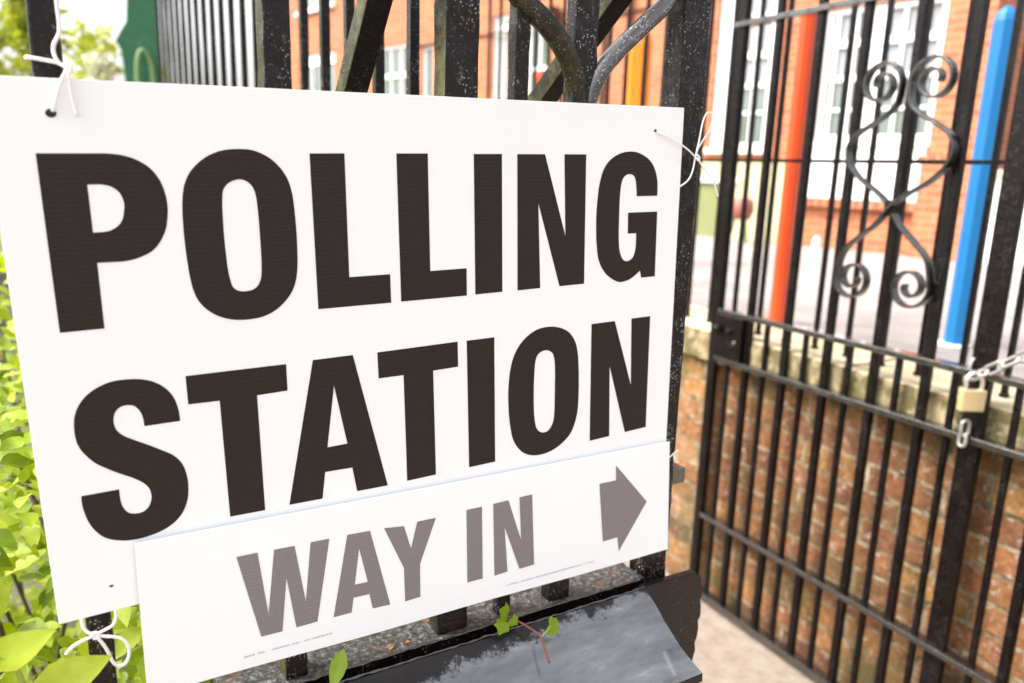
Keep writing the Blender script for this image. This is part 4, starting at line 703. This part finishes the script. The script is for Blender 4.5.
word('POLLING', ps_, 'ink', -.0004, ofs=(BX, BZ)).build('printed_word', M['ink'], ps_)
word('STATION', ps_, 'ink', -.0004, ofs=(BX, BZ)).build('printed_word', M['ink'], ps_)
for a, b, r1, r2 in ((.0093, .0345, .0042, .0036), (.678, .0335, .0022, .0018), (.0090, -.4132, .0020, .0012)):
    m = MB(); n = 16; m.add([(a - BX + r1 * cos(2 * pi * i / n), -.0005, b - BZ + r2 * sin(2 * pi * i / n)) for i in range(n)], [tuple(range(n))])
    m.build('tie_hole', M['hole'], ps_)
K2 = .784 / .790
DX, DZ = .38, -.56
dsn = empty('direction_sign', spt(DX, DZ, .784), 'narrow white board reading WAY IN with a grey arrow, below POLLING STATION', 'sign', ry=-TILT)
cs = [(.0330, -.372), (.7265, -.3965), (.7340, -.5680), (.0285, -.5440)]
m = MB(); n = 24; vs = []
def brd(u, v):
    a = (cs[0][0] * (1 - u) + cs[1][0] * u) * (1 - v) + (cs[3][0] * (1 - u) + cs[2][0] * u) * v
    b = (cs[0][1] * (1 - u) + cs[1][1] * u) * (1 - v) + (cs[3][1] * (1 - u) + cs[2][1] * u) * v
    return a, b
for yy in (0.0, .0028):
    for j in range(7):
        for i in range(n + 1):
            a, b = brd(i / n, j / 6); w_ = .00015 * sin(i / n * 9 + 1) * (j / 6); b2 = b + (.0006 * sin(i / n * 14) if j == 6 else 0)
            vs.append((a - DX, yy + w_, b2 - DZ))
W1 = n + 1; fs = []
for L in (0, 7 * W1):
    for j in range(6):
        for i in range(n): q = (L + j * W1 + i, L + j * W1 + i + 1, L + (j + 1) * W1 + i + 1, L + (j + 1) * W1 + i); fs.append(q)
O = 7 * W1
for i in range(n): fs += [(i, i + 1, O + i + 1, O + i), (6 * W1 + i, 6 * W1 + i + 1, O + 6 * W1 + i + 1, O + 6 * W1 + i)]
for j in range(6): fs += [(j * W1, (j + 1) * W1, O + (j + 1) * W1, O + j * W1), (j * W1 + n, (j + 1) * W1 + n, O + (j + 1) * W1 + n, O + j * W1 + n)]
m.add(vs, fs); m.build('board', M['board2'], dsn)
word('WAYIN', dsn, 'ink2', -.0005, K2, (DX, DZ)).build('printed_word', M['ink2'], dsn)
word('ARROW', dsn, 'ink2', -.0005, K2, (DX, DZ)).build('printed_arrow', M['ink2'], dsn)
rr = random.Random(5)
for (xa, xb, z0, sl) in ((.1255, .222, -.5325, -.0355), (.455, .60, -.5445, -.0355)):
    x = xa; m = MB()
    while x < xb:
        w_ = rr.uniform(.0008, .0022); zc = z0 + sl * (x - xa)
        if rr.random() > .16: m.add([(x - DX, -.0005, zc - DZ), (x + w_ - DX, -.0005, zc - DZ), (x + w_ - DX, -.0005, zc + .0016 - DZ), (x - DX, -.0005, zc + .0016 - DZ)], [(0, 1, 2, 3)])
        x += w_ + .0007
    m.build('small_print', M['fine'], dsn)

# ================================================================ strings
def string(label, strands, base, r=.00165):
    t = empty('string', base, label, 'string', 'strings tying the signs to the railings')
    for s in strands:
        rr = r
        MB().tube([Vector(p) - Vector(base) for p in crom(s, 6)], rr, 7).build('strand', M['string'], t)
def sp(x, z, y=.786): return (x, y, Z + z)
string('white string knotted at the top left corner hole, one end running up the post', [
    [sp(.0195, .20, .796), sp(.020, .126, .796), sp(.0205, .111, .794), sp(.0195, .100, .793), sp(.0155, .092, .792), sp(.0145, .085, .791), sp(.017, .077, .789), sp(.0235, .0725, .787)],
    [sp(-.006, .0795, .805), sp(-.0045, .0795, .797), sp(.005, .0785, .796), sp(.017, .0765, .793), sp(.0235, .0715, .788)],
    [sp(.0235, .072), sp(.0165, .058, .786), sp(.0095, .036, .788)],
    [sp(.0235, .072, .785), sp(.0245, .052, .786), sp(.0275, .034, .787)],
    [sp(.0225, .0745, .785), sp(.0255, .0735, .783), sp(.026, .0695, .784), sp(.0225, .0690, .786)]], sp(.0235, .072))
string('white string bow at the top right corner of the polling sign', [
    [sp(.678, .0535, .788), sp(.703, .0455, .786), sp(.728, .0355, .786), sp(.749, .024, .788)],
    [sp(.749, .024, .790), sp(.7515, .045, .788), sp(.7555, .070, .788), sp(.762, .0815, .789), sp(.769, .0830, .789), sp(.773, .076, .789), sp(.769, .060, .789), sp(.758, .045, .789), sp(.751, .034, .789), sp(.749, .024, .789)],
    [sp(.749, .024), sp(.760, .013), sp(.7715, .0035), sp(.782, -.006), sp(.788, -.016), sp(.793, -.026)],
    [sp(.749, .024, .790), sp(.7485, .008, .792), sp(.742, -.006, .793), sp(.726, -.0165, .795)],
    [sp(.7455, .0265, .787), sp(.750, .0205, .785), sp(.753, .0245, .786), sp(.7485, .0285, .787)]], sp(.749, .024), r=.00115)
string('white string bow under the bottom left corner of the polling sign', [
    [sp(-.006, -.436, .792), sp(-.0055, -.447, .789), sp(-.002, -.4545, .787), sp(.004, -.459, .787), sp(.012, -.4565), sp(.020, -.453), sp(.0235, -.447, .789), sp(.0235, -.436, .793)],
    [sp(.004, -.459, .785), sp(-.007, -.4605, .783), sp(-.016, -.464, .782), sp(-.0215, -.470, .782)],
    [sp(.004, -.459, .785), sp(.013, -.462, .784), sp(.0245, -.4665, .783), sp(.0310, -.475, .783), sp(.0325, -.4865, .784), sp(.029, -.4965, .784), sp(.0225, -.4985, .784), sp(.0175, -.492, .784), sp(.0135, -.478, .784), sp(.009, -.467, .784), sp(.004, -.459, .785)],
    [sp(.001, -.456, .785), sp(.006, -.4555, .783), sp(.0075, -.461, .784), sp(.002, -.462, .785)]], sp(.004, -.459))
string('short white string end beside the right edge of the direction board', [
    [sp(.728, -.394, .787), sp(.743, -.399, .788), sp(.752, -.394, .788), sp(.760, -.3905, .788)],
    [sp(.752, -.394, .788), sp(.7545, -.404, .788), sp(.763, -.410, .788)]], sp(.75, -.395, .788), r=.001)

# ================================================================ plant bits on the plinth
ivy = empty('ivy_sprig', (.50, .755, Z - .60), 'reddish ivy sprig with two lobed yellow-green leaves lying on the plinth', 'plant')
def IV(p): return (p[0] - .50, p[1] - .755, p[2] + .60)
MB().tube([IV(p) for p in crom([(.468, .778, -.566), (.474, .776, -.572), (.486, .770, -.578), (.497, .755, -.584), (.503, .742, -.589), (.500, .728, -.598), (.497, .712, -.606)], 5)], [.0013] * 25 + [.0018] * 12, 7).build('stem', M['stem'], ivy)
MB().tube([IV(p) for p in crom([(.503, .742, -.589), (.514, .745, -.586), (.522, .748, -.582)], 4)], .0008, 6).build('leaf_stalk', M['greenstem'], ivy)
def ivyleaf(c, d, n, s):
    """a lobed ivy blade as a fan round its centre rib, slightly cupped"""
    d = Vector(d).normalized(); n = Vector(n); n = (n - d * n.dot(d)).normalized(); x = d.cross(n); c = Vector(c)
    out = [(0, -.02), (.34, -.16), (.60, .02), (.54, .24), (.66, .46), (.42, .56), (.22, .74), (0, .98), (-.20, .74), (-.40, .56), (-.64, .44), (-.50, .22), (-.60, .0), (-.30, -.16)]
    vs = [c + d * .25 * s]
    for i, (a, b) in enumerate(out):
        rad = (a * a + (b - .25) ** 2) ** .5
        vs.append(c + x * a * s + d * b * s - n * rad * rad * .35 * s + n * (.05 * s if i % 2 else 0))
    fs = [(0, i + 1, (i + 1) % len(out) + 1) for i in range(len(out))]
    return MB().add(vs, fs, True)
ivyleaf(IV((.471, .774, -.566)), (-.55, -.2, .55), (0, -.9, .5), .021).build('leaf_blade', M['ivyleaf'], ivy)
ivyleaf(IV((.464, .770, -.572)), (-.5, -.3, -.6), (0, -.9, .6), .018).build('leaf_blade', M['ivyleaf'], ivy)
ivyleaf(IV((.476, .770, -.570)), (.5, -.3, -.7), (0, -.9, .6), .013).build('leaf_blade', M['ivyleaf'], ivy)
ivyleaf(IV((.520, .748, -.580)), (.7, -.2, -.4), (-.1, -.9, .6), .020).build('leaf_blade', M['ivyleaf'], ivy)
ll = MB().leaf((0, 0, 0), (-.35, -.35, -.85), (-.6, -.7, .2), .046, .021, fold=.35, curl=-.30)
l_o = ll.build('leaf', M['ivyleaf'], loc=(0, 0, 0)); l_o.location = (.252, .778, Z - .548)
tag(l_o, 'single long bright green leaf hanging over the plinth edge below WAY', 'leaf')
for k, (x, y, q, lb) in enumerate(((.316, .800, .004, 'tiny rust-orange dead leaf on the gritty ledge, left one of two'), (.340, .802, .003, 'tinier rust-orange dead leaf on the gritty ledge, right one of two'), (.245, .72, .003, 'yellowish crumb lying on the wet plinth slope'))):
    o = MB().leaf((0, 0, 0), (1, .3, .2), (0, -.4, 1), q * 2, q * 1.5, fold=.5).build('leaf', M['rustleaf']); o.location = (x, y, Z - (.582 if k < 2 else .612))
    tag(o, lb, 'dead leaf')

# ================================================================ the open gate
GA = math.atan2(.9990, .0443)
G0 = .74
gd = Vector((.0443, .9990, 0)).normalized(); gn = Vector((gd.y, -gd.x, 0))
go = gn * 1.87 + gd * G0
gt = empty('iron_gate', (go.x, go.y, 0), 'tall black iron gate leaf swung open, with scroll ornament between its bars', 'gate', rz=GA)
# local x along the leaf (away from the fence), local y towards the path
def gx(mb, g0, g1, y0, y1, z0, z1): return mb.box(g0 - G0, g1 - G0, y0, y1, Z + z0, Z + z1)
GZT = 1.05
mains = [1.822, 1.665, 1.509, 1.349, 1.197, 1.043, .888]
o = MB(); gx(o, 1.958, 1.992, -.013, .013, -1.51, GZT); o.build('lock_stile', M['gate'], gt, bevel=.002)
o = MB(); gx(o, .74, .775, -.015, .015, -1.51, GZT); o.build('hinge_stile', M['gate'], gt, bevel=.002)
rails = ((GZT - .02, GZT), (.466, .484), (-.455, -.437), (-.620, -.602), (-1.203, -1.186), (-1.504, -1.484))
for i, (z0, z1) in enumerate(rails):
    o = MB(); gx(o, .7755, 1.957 + (0.045 if i == 1 else 0), -.019, .019, z0, z1); o.build('rail', M['railtop'], gt, bevel=.0025)
for g in mains:
    o = MB(); gx(o, g - .0105, g + .0105, -.0105, .0105, -1.484, GZT - .021); o.build('bar', M['gate'], gt, bevel=.0015)
dogs = [1.905, 1.745, 1.590, 1.432, 1.277, 1.120, .965, .83]
for g in dogs:
    o = MB(); gx(o, g - .0072, g + .0072, -.0072, .0072, -1.4835, -.4525); o.build('dog_bar', M['gate'], gt, bevel=.0012)
lk = MB(); gx(lk, 1.83, 1.955, -.027, .027, -.600, -.454); lo = lk.build('lock_box', M['gate'], gt, bevel=.004)
kn = MB().ball((1.925 - G0, .045, Z - .500), .017); kn.tube([(1.925 - G0, .027, Z - .5), (1.925 - G0, .045, Z - .5)], .008, 10); kn.build('knob', M['gate'], lo)
kn = MB().ball((1.880 - G0, .035, Z - .502), .010); kn.tube([(1.88 - G0, .027, Z - .502), (1.88 - G0, .035, Z - .502)], .006, 10); kn.build('knob', M['gate'], lo)
kh = MB().tube([(1.86 - G0, .0275, Z - .54), (1.86 - G0, .029, Z - .54)], .009, 14); kh.build('keyhole_plate', M['railtop'], lo)
# scroll ornament: two crossing S straps ending in volutes
def spiral(c, r0, r1, a0, turns, n=34, sx=1.0):
    return [(c[0] + sx * (r0 + (r1 - r0) * i / n) * cos(a0 + turns * 2 * pi * i / n), c[1] + (r0 + (r1 - r0) * i / n) * sin(a0 + turns * 2 * pi * i / n)) for i in range(n + 1)]
CG = 1.349
def strap(sgn):
    """sgn=+1: the strap whose top volute lies on the far side (left in view)"""
    s = sgn; rt = .060; rb = .056
    ct = (CG + s * .076, .250); cb_ = (CG - s * .085, -.262)
    ang0 = pi if s > 0 else 0       # the volute's outer end is on the side next to the centre bar
    top = []
    n = 40; T = 1.55
    for i in range(n + 1):
        r = .014 + (rt - .014) * (i / n) ** .8; a = -s * 2 * pi * T * (1 - i / n) + (pi if s > 0 else 0)
        top.append((ct[0] + r * cos(a), ct[1] + r * sin(a)))
    mid = [(CG + s * .022, .200), (CG + s * .050, .172), (CG + s * .098, .145), (CG + s * .137, .120), (CG + s * .153, .090), (CG + s * .146, .052), (CG + s * .108, .010), (CG + s * .052, -.024), (CG + s * .014, -.052),
           (CG - s * .010, -.080), (CG - s * .036, -.112), (CG - s * .080, -.148), (CG - s * .124, -.192)]
    bot = []
    for i in range(n + 1):
        r = rb + (.014 - rb) * (i / n) ** 1.2; a = (0 if s < 0 else pi) + s * 2 * pi * T * i / n
        bot.append((cb_[0] + r * cos(a), cb_[1] + r * sin(a)))
    pts = top[:-1] + [tuple(v)[:2] for v in crom([(a, b, 0) for a, b in [top[-1]] + mid + [bot[0]]], 5)] + bot[1:]
    return [(g - G0, .0, Z + z) for g, z in pts]
for s_, yo in ((1, .021), (-1, .0275)):
    P = strap(s_); seq = [Vector((p[0], yo, p[2])) for p in P]
    MB().ribbon(seq, (0, 1, 0), .025, .0070).build('scroll', M['ironscroll'], gt, bevel=.001)
cl_ = MB(); gx(cl_, CG - .013, CG + .013, -.014, .034, -.085, -.045); cl_.build('collar', M['gate'], gt, bevel=.002)

# holding post behind the leaf, and the post it hangs on
hp = empty('gate_post', (1.930, 0.985, 0), 'thick black post standing between the opened gate and the brick wall', 'post')
MB().box(-.016, .016, -.020, .020, 0, 2.55).build('shaft', M['gate'], hp, bevel=.003)
MB().tube([(0, 0, 2.55), (0, 0, 2.57), (0, 0, 2.60), (0, 0, 2.63)], [.018, .028, .022, .004], 14).build('finial', M['gate'], hp)
hg = empty('gate_post', (1.93, .72, 0), 'black post on which the open gate hangs, outside the picture to the right', 'post')
MB().box(-.05, .05, -.05, .010, 0, 2.7).build('shaft', M['post'], hg, bevel=.004)

# padlock and chain
pk = empty('padlock', (1.875, 0.968, Z - .532), 'brass padlock with a steel shackle hanging from the gate rail', 'padlock', rz=R(-30.9) )
MB().box(-.029, .029, -.010, .010, 0, .054).build('body', M['brass'], pk, bevel=.003)
sk = [(-.019, 0, .05), (-.019, 0, .075), (-.013, 0, .089), (0, 0, .094), (.013, 0, .089), (.019, 0, .075), (.019, 0, .05)]
MB().tube(crom(sk, 6), .0055, 10).build('shackle', M['steel'], pk)
ch = empty('chain', (1.85, 1.0, Z - .45), 'bright steel chain looped from the padlock to the gate post', 'chain')
def link(c, d, n, L=.054, W=.029, r=.0045):
    d = Vector(d).normalized(); n = Vector(n); n = (n - d * n.dot(d)).normalized(); x = d.cross(n); c = Vector(c) - Vector((1.85, 1.0, Z - .45)); pts = []
    for i in range(24):
        a = 2 * pi * i / 24; yy = cos(a); xx = sin(a)
        pts.append(c + x * xx * (W / 2 - r) + d * ((W / 2 - r) * yy + (L - W) / 2 * (1 if yy > 0 else -1)))
    MB().tube(pts, r, 8, closed=True).build('link', M['zinc'], ch)
def cpt(g, z, y=.03): p = gd * g + gn * (1.87 - y); return Vector((p.x, p.y, Z + z))
P0 = cpt(1.062, -.452); P1 = cpt(.90, -.335)
dd = (P1 - P0); nl = 5
view = Vector((.5, .84, -.2)); side = view.cross(dd).normalized()
for i in range(nl):
    c = P0 + dd * ((i + .45) / nl); link(c, dd, (view if i % 2 else side) + (side if i % 2 else view) * .35)
for (g, z, dz) in ((1.080, -.432, (.2, 0, 1)),): link(cpt(g, z, .0), dz, view, .046, .028)
link(cpt(1.060, -.580), (0.05, 0, 1), view, .046, .028); link(cpt(1.062, -.612), (.05, 0, 1), side + view * .5, .040, .026)
